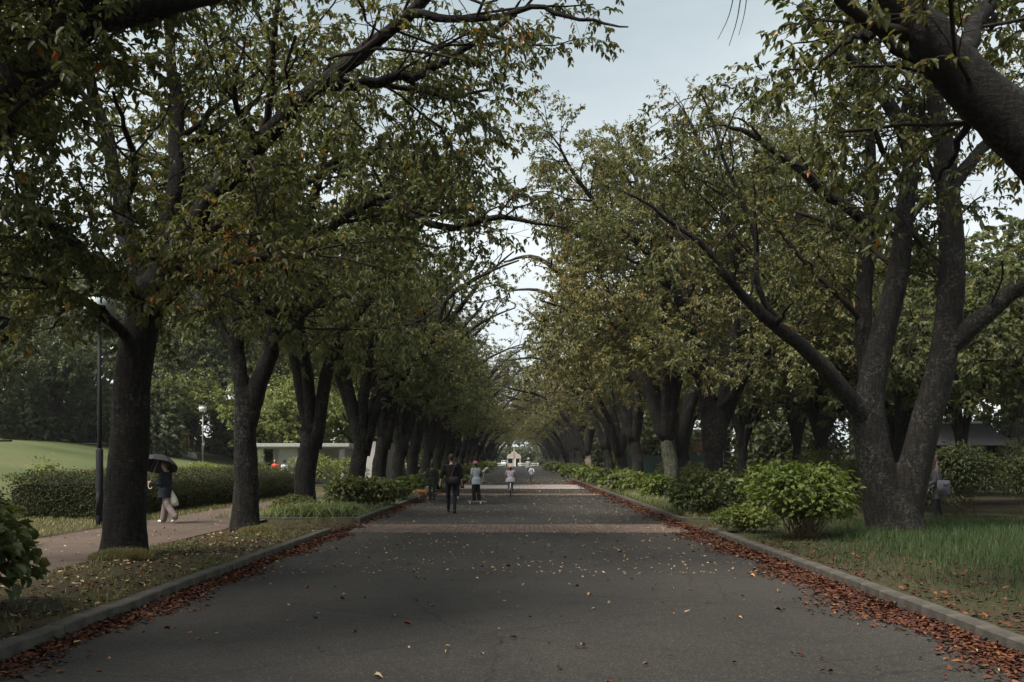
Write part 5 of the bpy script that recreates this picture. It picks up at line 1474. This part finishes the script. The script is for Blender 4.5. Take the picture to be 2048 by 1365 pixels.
# ------------------------------------------------------------------ people
def rot2(v, a):          # lean forward (towards +Y) by a
    c, s = math.cos(a), math.sin(a)
    return np.array([v[0], v[1] * c + v[2] * s, -v[1] * s + v[2] * c])


def remesh(o, vs):
    m = o.modifiers.new('merge', 'REMESH'); m.mode = 'VOXEL'; m.voxel_size = vs; m.use_smooth_shade = True
    s = o.modifiers.new('soften', 'SMOOTH'); s.factor = .5; s.iterations = 3
    return o


def person(label, loc, rz, height, legs=((0, 0), (0, 0)), arms=((.05, .15, .1), (.05, .15, .1)), lean=0.0, head_turn=0.0, top=None, bottom=None, hair=None, shoes=None,
           sleeve='long', top_len=0.0, fat=1.0, wide=1.0, hairlen=0.0, hat=None, hat_m=None, flare=0.0, base=None, vs=.022, skirt=0.0, face=True, group=None, socks=None):
    """facing +Y, built 1.75 m tall then scaled; legs: (hip flex, knee bend); arms: (forward, out, elbow)"""
    k = height / 1.75
    root = empty('person', loc, rz, label=label, cat='person', group=group)
    root.scale = (k, k, k)
    hipc = np.array([0, 0, .92])
    J = {}
    low = 9
    for s, (hf, kb) in ((-1, legs[0]), (1, legs[1])):
        h = np.array([s * .095, 0, .9])
        kn = h + .43 * np.array([s * .01, math.sin(hf), -math.cos(hf)])
        an = kn + .42 * np.array([0, math.sin(hf - kb), -math.cos(hf - kb)])
        J['h', s], J['k', s], J['a', s] = h, kn, an
        low = min(low, an[2])
    dz = (.075 - low) if base is None else base
    def up(p): return np.asarray(p, float) + [0, 0, dz]
    def tor(p): return up(rot2(np.asarray(p, float) - hipc, lean) + hipc)
    for key in list(J): J[key] = up(J[key])
    gb = Geo()                       # the body: one figure
    secs = [(0, 0, .86, .13, .095), (0, 0, .95, .155, .11), (0, 0, 1.08, .14, .10), (0, 0, 1.25, .165, .115), (0, 0, 1.38, .17, .105), (0, 0, 1.45, .10, .075)]
    def torso(g_, inf, s0=0):
        g2 = Geo().loft([(a, b, c, (d + inf) * wide, e_ + inf) for a, b, c, d, e_ in secs[s0:]], 18)
        v = g2.v[0]
        g2.v[0] = np.array([tor(p) for p in v])
        g_.add(g2.v[0], g2.q[0], g2.t[0])
    torso(gb, -.012)
    nk0, nk1, hd = tor((0, -.01, 1.42)), tor((0, .01, 1.55)), tor((0, .025, 1.635))
    gb.capsule(nk0, nk1, .055, .05)
    gb.ball(hd, .078, .097, .118, 16, 12)
    gb.ball(hd + [0, .035, -.055], .056, .062, .06, 12, 8)       # jaw
    if face:
        gb.capsule(hd + [0, .09, .0], hd + [0, .112, -.022], .011, .014, 8)          # nose
        for s in (-1, 1): gb.ball(hd + [s * .078, -.005, -.01], .014, .022, .033, 8, 6)   # ears
    for s, (af, ao, ae) in ((-1, arms[0]), (1, arms[1])):
        sh = tor((s * .175 * wide, -.005, 1.40))
        def dr(a, o): return np.array([s * math.sin(o), math.sin(a) * math.cos(o), -math.cos(a) * math.cos(o)])
        el = sh + .285 * dr(af, ao)
        wr_ = el + .25 * dr(af + ae, ao * .6)
        hdv = dr(af + ae + .15, ao * .4)
        J['s', s], J['e', s], J['w', s], J['hand', s] = sh, el, wr_, wr_ + hdv * .09
        gb.capsule(sh, el, .05, .04); gb.capsule(el, wr_, .039, .027)
        gb.capsule(wr_, wr_ + hdv * .065, .028, .034, 10)
        fw = nrm(np.cross(hdv, [s, 0, 0]))
        for f in range(4):                                   # four fingers, gently curled, and a thumb
            b = wr_ + hdv * .075 + fw * (-.027 + .018 * f)
            c = b + hdv * (.035 + .005 * (1.5 - abs(f - 1.5))) + np.array([-s * .004, 0, 0])
            gb.capsule(b, c, .0095, .009, 6); gb.capsule(c, c + nrm(hdv + np.array([-s * .5, 0, 0])) * .03, .009, .0075, 6)
        tb = wr_ + hdv * .02 + fw * .03
        gb.capsule(tb, tb + nrm(hdv + fw * .9) * .05, .011, .009, 6)
    for s in (-1, 1):
        gb.capsule(J['h', s], J['k', s], .075, .05); gb.capsule(J['k', s], J['a', s], .05, .035)
    remesh(link('body', gb.mesh('body'), M['skin'], root), max(vs * .62, .0135))
    # clothes
    gt = Geo()
    torso(gt, .016 * fat)
    if top_len:
        a, b = tor((0, 0, .95)), tor((0, 0, .92 - top_len))
        g2 = Geo().loft([(0, 0, .92 - top_len, .185 * wide * fat, .14 * fat), (0, 0, .92 - top_len * .5, .18 * wide * fat, .135 * fat), (0, 0, 1.0, .175 * wide * fat, .13 * fat)], 18)
        gt.add(np.array([tor(p) for p in g2.v[0]]), g2.q[0], g2.t[0])
    for s in (-1, 1):
        gt.capsule(J['s', s], J['e', s] if sleeve != 'short' else J['s', s] * .35 + J['e', s] * .65, .066 * fat, .056 * fat)
        if sleeve == 'long': gt.capsule(J['e', s], J['w', s] * .95 + J['e', s] * .05, .055 * fat, .042 * fat)
        if sleeve == 'half': gt.capsule(J['e', s], J['w', s] * .25 + J['e', s] * .75, .055 * fat, .05 * fat)
    remesh(link('top', gt.mesh('top'), top, root), vs)
    gp = Geo()
    gp.ball(up((0, -.005, .93)), .165 * wide, .125, .12, 16, 10)
    for s in (-1, 1):
        gp.capsule(J['h', s] + [0, 0, .02], J['k', s], .092, .066 + flare * .6)
        gp.capsule(J['k', s], J['a', s] * .93 + J['k', s] * .07, .066 + flare * .6, .048 + flare)
    remesh(link('trousers', gp.mesh('trousers'), bottom, root), vs)
    for s in (-1, 1):
        a = J['a', s]; hf, kb = legs[0] if s < 0 else legs[1]
        pitch = (hf - kb) * .8
        fwd = np.array([0, math.cos(pitch), math.sin(pitch)])
        dn = np.array([0, math.sin(pitch), -math.cos(pitch)])
        gs = Geo().capsule(a + dn * .01 - fwd * .02, a + dn * .035 + fwd * .06, .046, .045, 10).capsule(a + dn * .04 + fwd * .05, a + dn * .045 + fwd * .15, .043, .034, 10)
        remesh(link('shoe', gs.mesh('shoe'), shoes, root), .016)
    if hair is not None:
        gh_ = Geo()
        gh_.ball(hd + [0, -.022, .028], .089, .094, .106, 16, 12)
        gh_.capsule(hd + [0, -.055, .01], hd + [0, -.06, -.06 - hairlen], .062, .045 + hairlen * .1, 12)
        remesh(link('hair', gh_.mesh('hair'), hair, root), .015)
    if face:
        for s in (-1, 1):
            link('eye', Geo().ball(hd + [s * .031, .088, .012], .0095, .008, .007, 8, 6).mesh('eye'), M['black'], root)
        link('mouth', Geo().capsule(hd + [-.018, .094, -.058], hd + [.018, .094, -.058], .0055, .0055, 6).mesh('mouth'), plain('lips', (.3, .12, .1)), root)
    if hat == 'helmet':
        gx = Geo().lathe([(.002, .125), (.05, .118), (.09, .085), (.108, .035), (.11, .0), (.1, -.005)], 18, sx=1, sy=1.18)._shift(hd + [0, -.005, .02])
        ho = link('helmet', gx.mesh('helmet'), hat_m, root)
        for a in (-.05, 0, .05):
            link('rib', Geo().tubes(np.array([hd + [a, .12, .04], hd + [a, .06, .135 - abs(a) * .4], hd + [a, -.06, .135 - abs(a) * .4], hd + [a, -.125, .04]]), np.full(4, .014), 6).mesh('rib'), hat_m, ho)
        link('brim', Geo().loft([(hd[0], hd[1] + .12, hd[2] + .015, .07, .05), (hd[0], hd[1] + .125, hd[2] + .028, .06, .045)], 14).mesh('brim'), hat_m, ho)
    if hat == 'cap':
        gx = Geo().lathe([(.002, .13), (.05, .122), (.088, .09), (.1, .03), (.102, .0)], 18, sy=1.15)._shift(hd + [0, -.005, .02])
        ho = link('hat', gx.mesh('hat'), hat_m, root)
        link('brim', Geo().lathe([(.095, .02), (.135, .0), (.14, -.006), (.095, .008)], 18, sy=1.15)._shift(hd + [0, -.005, .012]).mesh('brim'), hat_m, ho)
    root['_j'] = 0
    del root['_j']
    def world(p):
        c, s = math.cos(rz), math.sin(rz)
        p = np.asarray(p) * k
        return np.array([loc[0] + c * p[0] - s * p[1], loc[1] + s * p[0] + c * p[1], loc[2] + p[2]])
    return root, {a: world(b) for a, b in J.items()}, world(hd), k

black_knit = cloth('black_knit', (.016, .014, .014)); navy = cloth('navy_trousers', (.018, .019, .026)); white_shoe = plain('white_shoe', (.62, .62, .6), .6)
black_shoe = plain('black_shoe', (.015, .015, .015), .6)
# man in black, walking away
pm = P(903, 1027, 29.9)
_, jm, hm, km = person('man walking away in black sweater with pushed-up sleeves, dark trousers and crossbody strap', (pm[0], pm[1], 0), .02, 1.76, legs=((.30, .12), (-.16, .10)), arms=((-.12, .32, .12), (.02, .26, .22)),
                     top=black_knit, bottom=navy, hair=M['hair'], shoes=black_shoe, sleeve='half', fat=1.25, wide=1.12, vs=.018)
sb = empty('shoulder_bag', tuple(jm['h', 1] + [0, -.16, .06]), label='dark crossbody bag on the hip of the man in black', cat='bag')
link('pouch', Geo().box(-.16, .13, -.05, .05, -.12, .12, .03).mesh('pouch'), cloth('dark_bag', (.03, .028, .026)), sb)
bo = jm['h', 1] + [0, -.16, .06]
link('strap', Geo().tubes(catmull([jm['h', 1] * 0 + bo + [-.1, 0, .1] - bo, np.array([-.02, .02, .35]), np.array([.07, .06, .57]), np.array([.09, .16, .62])], 12), np.full(12, .018), 6).mesh('strap'), cloth('strap', (.05, .045, .04)), sb)
for s in (-1, 1):
    pass
# a second walker hidden ahead of him
pa = P(915, 999, 40.5)
_, ja, _, _ = person('dark-clothed walker mostly hidden in front of the man in black', (pa[0] - .06, pa[1], 0), 0, 1.66, legs=((.2, .1), (-.2, .15)), arms=((.0, .12, .2), (.05, .16, .3)), top=black_knit, bottom=navy, hair=M['hair'], shoes=white_shoe, vs=.022)
hb = empty('hand_bag', tuple(ja['hand', 1]), label='small black bag hanging from the right hand of the hidden walker', cat='bag')
link('pouch', Geo().box(-.06, .08, -.10, .10, -.33, -.06, .03).mesh('pouch'), M['black'], hb)
link('handle', Geo().tubes(catmull([(0, -.07, -.06), (0, -.04, .01), (0, .04, .01), (0, .07, -.06)], 10), np.full(10, .008), 6).mesh('handle'), M['black'], hb)
# woman in green jacket with the dog
pw = P(864, 1000, 39.8)
_, jw, _, _ = person('woman walking away in a dark green jacket and blue jeans beside the dog', (pw[0], pw[1], 0), .05, 1.46, legs=((.10, .06), (-.06, .06)), arms=((.12, .14, .5), (.05, .2, .25)), top=cloth('green_jacket', (.040, .044, .034)),
                     bottom=cloth('blue_jeans', (.04, .055, .065)), hair=M['hair'], shoes=black_shoe, top_len=.26, fat=1.45, wide=1.12, hairlen=.04, vs=.02)
hb = empty('hand_bag', tuple(jw['hand', 1]), label='small black bag in the right hand of the woman in the green jacket', cat='bag')
link('pouch', Geo().box(-.07, .15, -.07, .07, -.27, -.05, .03).mesh('pouch'), M['black'], hb)
link('handle', Geo().tubes(catmull([(-.04, 0, -.06), (-.02, 0, .01), (.05, 0, .01), (.08, 0, -.06)], 10), np.full(10, .008), 6).mesh('handle'), M['black'], hb)
# dog
pd = P(846, 1000, 40.0)
dog = empty('dog', (pd[0], pd[1], 0), R(80), label='tan dog with cream legs and a curled cream tail sniffing at the kerb', cat='dog')
tan = plain('tan_fur', (.36, .17, .07), .9, .1, var=.25, scale=20, bump=.6, bscale=80); crm = plain('cream_fur', (.50, .40, .28), .9, .1, var=.15, scale=20, bump=.6, bscale=80)
gd = Geo()
gd.capsule((0, -.17, .32), (0, .0, .31), .085, .09); gd.capsule((0, .0, .31), (0, .16, .32), .09, .105); gd.capsule((0, .17, .34), (0, .27, .36), .075, .06); gd.capsule((0, .27, .36), (0, .33, .34), .066, .055)
for s in (-1, 1):
    gd.capsule((s * .06, -.18, .30), (s * .065, -.14, .20), .062, .042); gd.capsule((s * .065, -.14, .20), (s * .065, -.22, .12), .034, .022)
    gd.capsule((s * .065, -.22, .12), (s * .065, -.20, .03), .022, .02)
    gd.capsule((s * .06, .16, .28), (s * .06, .15, .15), .045, .028); gd.capsule((s * .06, .15, .15), (s * .06, .16, .03), .026, .022)
remesh(link('body', gd.mesh('body'), tan, dog), .013)
gf = Geo()
for s in (-1, 1):
    gf.capsule((s * .065, -.22, .12), (s * .065, -.20, .03), .027, .026, 10).capsule((s * .065, -.2, .025), (s * .065, -.17, .022), .026, .022, 10)
    gf.capsule((s * .06, .155, .19), (s * .06, .16, .03), .034, .027, 10).capsule((s * .06, .16, .025), (s * .06, .19, .022), .027, .022, 10)
gf.capsule((0, .1, .24), (0, .2, .27), .07, .06)
remesh(link('pale_legs', gf.mesh('pale_legs'), crm, dog), .012)
gm = Geo().capsule((0, .34, .33), (0, .41, .30), .042, .028).capsule((0, .28, .32), (0, .36, .31), .055, .04)
remesh(link('muzzle', gm.mesh('muzzle'), crm, dog), .012)
link('nose', Geo().ball((0, .44, .305), .013, .012, .011, 8, 6).mesh('nose'), M['black'], dog)
for s in (-1, 1):
    link('ear', Geo().lathe([(.03, 0), (.022, .035), (.004, .07)], 8, sy=.45)._shift((s * .045, .27, .405)).mesh('ear'), tan, dog)
    link('eye', Geo().ball((s * .04, .345, .365), .008, .008, .008, 6, 5).mesh('eye'), M['black'], dog)
link('tail', Geo().tubes(catmull([(0, -.22, .36), (0, -.27, .43), (0, -.23, .5), (0, -.16, .49), (0, -.15, .44), (0, -.19, .43)], 16), np.array([.03, .035, .04, .042, .044, .045, .045, .045, .044, .043, .042, .04, .038, .034, .03, .02]), 10).mesh('tail'), crm, dog)
ld = tag(link('leash', Geo().tubes(catmull([jw['hand', -1], jw['hand', -1] * .5 + (pd + np.array([-.2, 0, .3])) * .5 + [0, 0, -.12], pd * [1, 1, 0] + np.array([-.22, .05, .42])], 14), np.full(14, .006), 5).mesh('leash'), M['red']), 'thin leash between the dog and the woman in the green jacket', 'leash')
# skateboarder
ps = P(953, 1008, 36.4)
bd = empty('skateboard', (ps[0] + .02, ps[1], 0), R(58), label='skateboard with a pale edge under the child in the pink helmet', cat='skateboard')
link('deck', Geo().loft([(0, 0, .085, .10, .42), (0, 0, .092, .105, .43), (0, 0, .1, .10, .42)], 28).mesh('deck'), plain('deck_edge', (.55, .52, .47), .6), bd)
link('grip_tape', Geo().loft([(0, 0, .1005, .092, .405), (0, 0, .103, .09, .40)], 28).mesh('grip_tape'), M['black'], bd)
for y_ in (-.24, .24):
    tk = link('truck', Geo().tubes(np.array([(-.1, y_, .045), (.1, y_, .045)]), np.array([.016, .016]), 8).box(-.03, .03, y_ - .04, y_ + .04, .045, .086).mesh('truck'), M['grey_metal'], bd)
    for xx in (-.105, .105):
        link('wheel', Geo().tubes(np.array([(xx - .018, y_, .033), (xx + .018, y_, .033)]), np.array([.033, .033]), 12).mesh('wheel'), M['white'], tk)
pink = plain('pink_helmet', (.62, .16, .19), .35, .5)
person('child on the skateboard in pink helmet, pale blue shirt and wide black trousers', (ps[0] - .01, ps[1], .103), R(38), 1.42, legs=((.16, .28), (-.04, .16)), arms=((.1, .15, .3), (.62, .35, .55)), lean=.08, top=cloth('pale_shirt', (.50, .53, .58)),
       bottom=cloth('black_trousers', (.022, .019, .018)), hair=M['hair'], shoes=black_shoe, sleeve='short', top_len=.2, fat=1.25, hairlen=.05, hat='helmet', hat_m=pink, flare=.045, vs=.018)


def bicycle(label, loc, rz, k, frame_m, basket=False):
    r = empty('bicycle', loc, rz, label=label, cat='bicycle'); r.scale = (k, k, k)
    wr_ = .30
    for y_ in (-.48, .48):
        a = np.linspace(0, 2 * PI, 29)
        w_ = empty('wheel', (0, y_, wr_)); w_.parent = r
        w_.location = (0, y_, wr_)
        c_ = np.stack([0 * a, np.cos(a), np.sin(a)], 1)
        def ringm(rad, th, nm, m):
            # closed ring about the X axis
            th_ = np.arange(8) * PI / 4
            aa = np.arange(32) * 2 * PI / 32
            rr_ = rad + th * np.cos(th_)
            v = np.stack([np.broadcast_to(th * np.sin(th_), (32, 8)), np.cos(aa)[:, None] * rr_, np.sin(aa)[:, None] * rr_], -1)
            ix = np.arange(256).reshape(32, 8)
            q = np.stack([ix, np.roll(ix, -1, 1), np.roll(np.roll(ix, -1, 1), -1, 0), np.roll(ix, -1, 0)], -1).reshape(-1, 4)
            return link(nm, Geo().add(v.reshape(-1, 3), q).mesh(nm), m, w_)
        ringm(wr_ - .018, .018, 'tyre', M['tyre']); ringm(wr_ - .042, .009, 'rim', M['white'])
        gs = Geo().tubes(np.array([(-.04, 0, 0), (.04, 0, 0)]), np.array([.018, .018]), 8)
        for q_ in range(14):
            t_ = q_ * 2 * PI / 14
            gs.tubes(np.array([(.02 * (-1) ** q_, 0, 0), (0, math.cos(t_) * (wr_ - .045), math.sin(t_) * (wr_ - .045))]), np.array([.003, .003]), 4)
        link('spokes', gs.mesh('spokes'), M['grey_metal'], w_)
    gf = Geo()
    bb_, st, hd_, ra, fa = (0, -.08, .27), (0, -.2, .66), (0, .34, .66), (0, -.48, .30), (0, .48, .30)
    for a, b, rr_ in ((bb_, st, .016), (bb_, (0, .36, .56), .019), (st, hd_, .016), ((0, .36, .55), (0, .32, .74), .018)):
        gf.tubes(np.array([a, b], float), np.array([rr_, rr_]), 10)
    for s in (-.05, .05):
        gf.tubes(np.array([(0, -.08, .27), (s, -.48, .30)]), np.array([.009, .009]), 8).tubes(np.array([(0, -.2, .62), (s, -.48, .30)]), np.array([.008, .008]), 8).tubes(np.array([(s * .6, .36, .56), (s, .48, .30)]), np.array([.012, .012]), 8)
    link('frame', gf.mesh('frame'), frame_m, r)
    link('saddle', Geo().loft([(0, -.24, .70, .05, .1), (0, -.24, .74, .085, .125), (0, -.24, .76, .06, .1)], 14).tubes(np.array([(0, -.2, .62), (0, -.22, .71)]), np.array([.012, .012]), 8).mesh('saddle'), M['black'], r)
    link('handlebar', Geo().tubes(catmull([(-.26, .22, .86), (-.14, .28, .86), (0, .32, .80), (.14, .28, .86), (.26, .22, .86)], 15), np.full(15, .012), 8).tubes(np.array([(0, .32, .72), (0, .32, .81)]), np.array([.013, .013]), 8).mesh('handlebar'), M['grey_metal'], r)
    link('mudguard', Geo().tubes(np.array([(0, -.48 + .335 * math.cos(t_), .30 + .335 * math.sin(t_)) for t_ in np.linspace(.6, 2.9, 12)]), np.full(12, .022), 6).mesh('mudguard'), M['white'], r)
    ck = link('crank', Geo().tubes(np.array([(.06, -.08, .27), (.06, -.03, .14)]), np.array([.009, .009]), 6).tubes(np.array([(-.06, -.08, .27), (-.06, -.13, .40)]), np.array([.009, .009]), 6).tubes(np.array([(-.06, -.08, .27), (.06, -.08, .27)]), np.array([.014, .014]), 8).mesh('crank'), M['grey_metal'], r)
    for s, y_, z_ in ((1, -.03, .14), (-1, -.13, .40)):
        link('pedal', Geo().box(.07 * s - .045 + .03 * s, .07 * s + .045 + .03 * s, y_ - .04, y_ + .04, z_ - .012, z_ + .012, .004).mesh('pedal'), M['black'], ck)
    if basket:
        gk = Geo()
        for z_ in np.linspace(.62, .84, 6):
            gk.tubes(np.array([(-.14, .46, z_), (.14, .46, z_), (.14, .68, z_), (-.14, .68, z_), (-.14, .46, z_)]), np.full(5, .005), 4)
        for x_ in np.linspace(-.14, .14, 6):
            gk.tubes(np.array([(x_, .46, .84), (x_, .46, .62), (x_, .68, .62), (x_, .68, .84)]), np.full(4, .004), 4)
        link('basket', gk.mesh('basket'), M['white'], r)
    return r
white_frame = plain('white_frame', (.6, .6, .58), .35, .5)
pc = P(1021, 993, 43.8)
bicycle('child bicycle with white mudguard under the rider in the lilac dress', (pc[0], pc[1], 0), 0, .92, white_frame)
lil = cloth('lilac_dress', (.50, .44, .50))
person('child riding away on a bicycle in a lilac dress and pink and yellow helmet', (pc[0], pc[1] - .23, 0), 0, 1.28, legs=((1.15, .75), (.55, .65)), arms=((.62, .38, .12), (.62, .38, .12)), lean=.16, top=lil, bottom=cloth('grey_leggings', (.2, .17, .2)),
       hair=M['hair'], shoes=white_shoe, sleeve='short', top_len=.16, fat=1.45, wide=1.1, hairlen=.1, hat='helmet', hat_m=plain('peach_helmet', (.66, .33, .22), .35, .5), base=.08, vs=.018)
pk = P(1063, 946, 74)
bicycle('far bicycle with a front basket ridden toward the camera near the woodland kerb', (pk[0], pk[1], 0), PI, .82, plain('grey_frame', (.3, .3, .3), .4, .5), basket=True)
person('small cyclist in a white shirt and dark trousers riding toward the camera', (pk[0], pk[1] + .2, 0), PI, 1.12, legs=((1.1, .8), (.6, .7)), arms=((.6, .3, .15), (.6, .3, .15)), lean=.14, top=cloth('white_shirt', (.55, .56, .58)), bottom=navy, hair=M['hair'], shoes=black_shoe, base=.06, vs=.03)
pk = P(1057, 943, 86)
person('adult in a white shirt and black vest standing behind the small far cyclist', (pk[0], pk[1], 0), PI, 1.74, top=cloth('white_shirt_two', (.5, .5, .48)), bottom=cloth('grey_trousers', (.2, .2, .2)), hair=M['hair'], shoes=black_shoe, vs=.035, hat='cap', hat_m=plain('pale_cap', (.5, .5, .45)))
pk = P(967, 947, 72)
person('person in pale beige clothes bending forward at the kerb on the lawn side', (pk[0], pk[1], 0), R(-60), 1.4, legs=((.4, .3), (-.1, .2)), arms=((.9, .1, .2), (.8, .1, .2)), lean=.85, top=cloth('beige_top', (.32, .31, .25)), bottom=cloth('beige_trousers', (.29, .27, .21)), hair=plain('brown_hair', (.05, .035, .025)), shoes=white_shoe, top_len=.12, vs=.03)
pk = P(808, 957, 88)
person('person in white shirt and blue denim overalls on the footpath', (pk[0] + .35, pk[1], VZ), 0, 1.5, top=cloth('white_tee', (.62, .62, .6)), bottom=cloth('denim', (.12, .19, .30)), hair=M['hair'], shoes=white_shoe, sleeve='short', legs=((.15, .1), (-.1, .1)), vs=.03)
bp_ = empty('backpack', (pk[0] + .35, pk[1] - .17, VZ + 1.12), label='dark backpack on the person in denim overalls', cat='backpack')
link('pouch', Geo().box(-.13, .13, -.07, .07, -.2, .18, .04).mesh('pouch'), cloth('navy_bag', (.03, .035, .06)), bp_)
for s in (-1, 1):
    link('strap', Geo().tubes(catmull([(s * .09, .06, .16), (s * .1, .14, .24), (s * .1, .24, .2)], 8), np.full(8, .014), 6).mesh('strap'), cloth('bag_strap', (.03, .035, .06)), bp_)
for (px, Yp, hgt, tp, lb) in ((550, 56, 1.5, (.55, .07, .06), 'person in red by the pavilion, seen over the hedge'), (569, 57, 1.45, (.5, .5, .5), 'person in grey top and black cap beside the one in red')):
    pk = P(px, 960, Yp)
    person(lb, (pk[0], Yp, VZ), PI, hgt, top=cloth('far_top', tp), bottom=cloth('far_bottom', (.3, .3, .3)), hair=M['hair'], shoes=white_shoe, vs=.04, hat='cap' if px == 569 else None, hat_m=M['black'])
# lady under the umbrella
pu = P(331, 1056, 23.7)
rz_u = R(78)
_, ju, hu_, ku = person('old woman in navy top and wide taupe trousers walking on the footpath', (pu[0], pu[1], VZ), rz_u, 1.44, legs=((-.32, .30), (.16, .02)), arms=((.05, .12, .35), (.38, .12, 1.35)) if False else ((.22, .10, 1.45), (.05, .12, .35)),
                       top=cloth('navy_top', (.020, .025, .030)), bottom=cloth('taupe_trousers', (.19, .155, .145)), hair=plain('grey_hair', (.06, .05, .045)), shoes=white_shoe, top_len=.2, fat=1.4, flare=.05, vs=.016)
hand = ju['hand', -1]
um = empty('umbrella', tuple(hand), label='black domed umbrella with a pale crook handle held over the old woman', cat='umbrella')
apex = np.array([.22, .12, .62])
def tilt(p):                                    # leans away, so the face shows under the near edge
    c, s = math.cos(.42), math.sin(.42)
    return np.stack([p[..., 0], p[..., 1] * c + p[..., 2] * s, p[..., 2] * c - p[..., 1] * s], -1)
link('shaft', Geo().tubes(np.array([(0, 0, -.06), apex]), np.array([.007, .006]), 8).mesh('shaft'), plain('pale_shaft', (.5, .45, .38)), um)
link('handle', Geo().tubes(catmull([(0, 0, -.02), (-.012, 0, -.1), (.01, 0, -.15), (.05, 0, -.155), (.075, 0, -.12)], 14), np.full(14, .011), 8).mesh('handle'), plain('pale_handle', (.55, .49, .40)), um)
cnv = plain('umbrella_cloth', (.018, .018, .021), .7, .3)
ns_ = 8
for k in range(ns_):
    a = np.linspace(k * 2 * PI / ns_, (k + 1) * 2 * PI / ns_, 5)
    rr_ = np.linspace(.01, 1, 7)
    dip = 1 - .06 * np.sin((a - a[0]) / (a[-1] - a[0]) * PI)
    v = np.stack([rr_[:, None] * np.cos(a) * dip * .46, rr_[:, None] * np.sin(a) * dip * .46, np.broadcast_to((-.28 * rr_ ** 2.3)[:, None], (7, 5)) - .0 * a], -1)
    v = tilt(v) + apex
    ix = np.arange(35).reshape(7, 5)
    pn = link('panel', Geo().add(v.reshape(-1, 3), np.stack([ix[:-1, :-1], ix[1:, :-1], ix[1:, 1:], ix[:-1, 1:]], -1).reshape(-1, 4)).mesh('panel'), cnv, um)
    rb_ = np.linspace(.01, 1.01, 7)
    link('rib', Geo().tubes(tilt(np.stack([rb_ * math.cos(a[0]) * .46, rb_ * math.sin(a[0]) * .46, -.28 * rb_ ** 2.3 - .006], 1)) + apex, np.full(7, .004), 5).mesh('rib'), M['grey_metal'], um)
link('ferrule', Geo().tubes(np.array([apex + [0, 0, -.01], apex + [.01, 0, .06]]), np.array([.008, .005]), 8).mesh('ferrule'), M['black'], um)
tb = ju['s', 1] + np.array([.10, -.12, -.62 * ku])
tt_ = empty('tote_bag', tuple(tb), label='cream cloth tote bag hanging from the old woman\'s shoulder', cat='bag')
cr_ = cloth('cream_cloth', (.52, .49, .42))
link('sack', Geo().loft([(0, 0, -.26, .10, .06), (.01, 0, -.23, .165, .09), (0, 0, -.12, .16, .095), (-.02, 0, .02, .11, .07), (-.05, 0, .16, .05, .03)], 16).mesh('sack'), cr_, tt_)
rel = ju['s', 1] - tb
link('strap', Geo().tubes(catmull([(-.06, -.02, .13), (rel[0] * .5 - .02, -.06, rel[2] * .7), rel + [.0, -.04, .06], rel + [-.04, .05, .03], (rel[0] * .7, .1, rel[2] * .6)], 16), np.full(16, .014), 6).mesh('strap'), cr_, tt_)
# person behind the twin-stemmed trunk
pb_ = P(1876, 1046, 24.6)
_, jb, _, _ = person('person in brown hat and charcoal coat half hidden behind the twin-stemmed trunk', (pb_[0], pb_[1], .09), R(75), 1.50, legs=((.15, .1), (-.1, .1)), arms=((.2, .12, .9), (.1, .12, .4)), lean=.1, top=cloth('charcoal_coat', (.075, .072, .08)), bottom=M['black'], hair=None, shoes=black_shoe,
                     top_len=.3, fat=1.3, hat='cap', hat_m=cloth('brown_felt', (.07, .035, .028)), vs=.018)
sg = empty('satchel', tuple(jb['h', -1] + [.04, -.17, .08]), label='grey satchel with a flap on the hip of the half hidden person', cat='bag')
gcl = cloth('grey_canvas', (.15, .145, .16))
link('pouch', Geo().box(-.13, .15, -.06, .06, -.2, .14, .02).mesh('pouch'), gcl, sg)
link('flap', Geo().box(-.02, .13, -.075, -.062, .0, .1, .004).mesh('flap'), gcl, sg)
link('strap', Geo().tubes(catmull([(-.1, 0, .13), (-.14, 0, .35), (-.12, .08, .56), (-.05, .16, .58)], 12), np.full(12, .018), 6).mesh('strap'), gcl, sg)

# ------------------------------------------------------------------ damp air
hm_, hn, hl, ho_ = new_mat('haze')
hv_ = hn.new('ShaderNodeVolumePrincipled')
hv_.inputs['Color'].default_value = (0.9, 0.92, 0.95, 1)
hv_.inputs['Density'].default_value = 0.00018
hl.new(hv_.outputs[0], ho_.inputs['Volume'])
tag(link('haze', Geo().box(-330, 330, -50, 410, -1.2, 27).mesh('haze', False), hm_), kind='stuff')
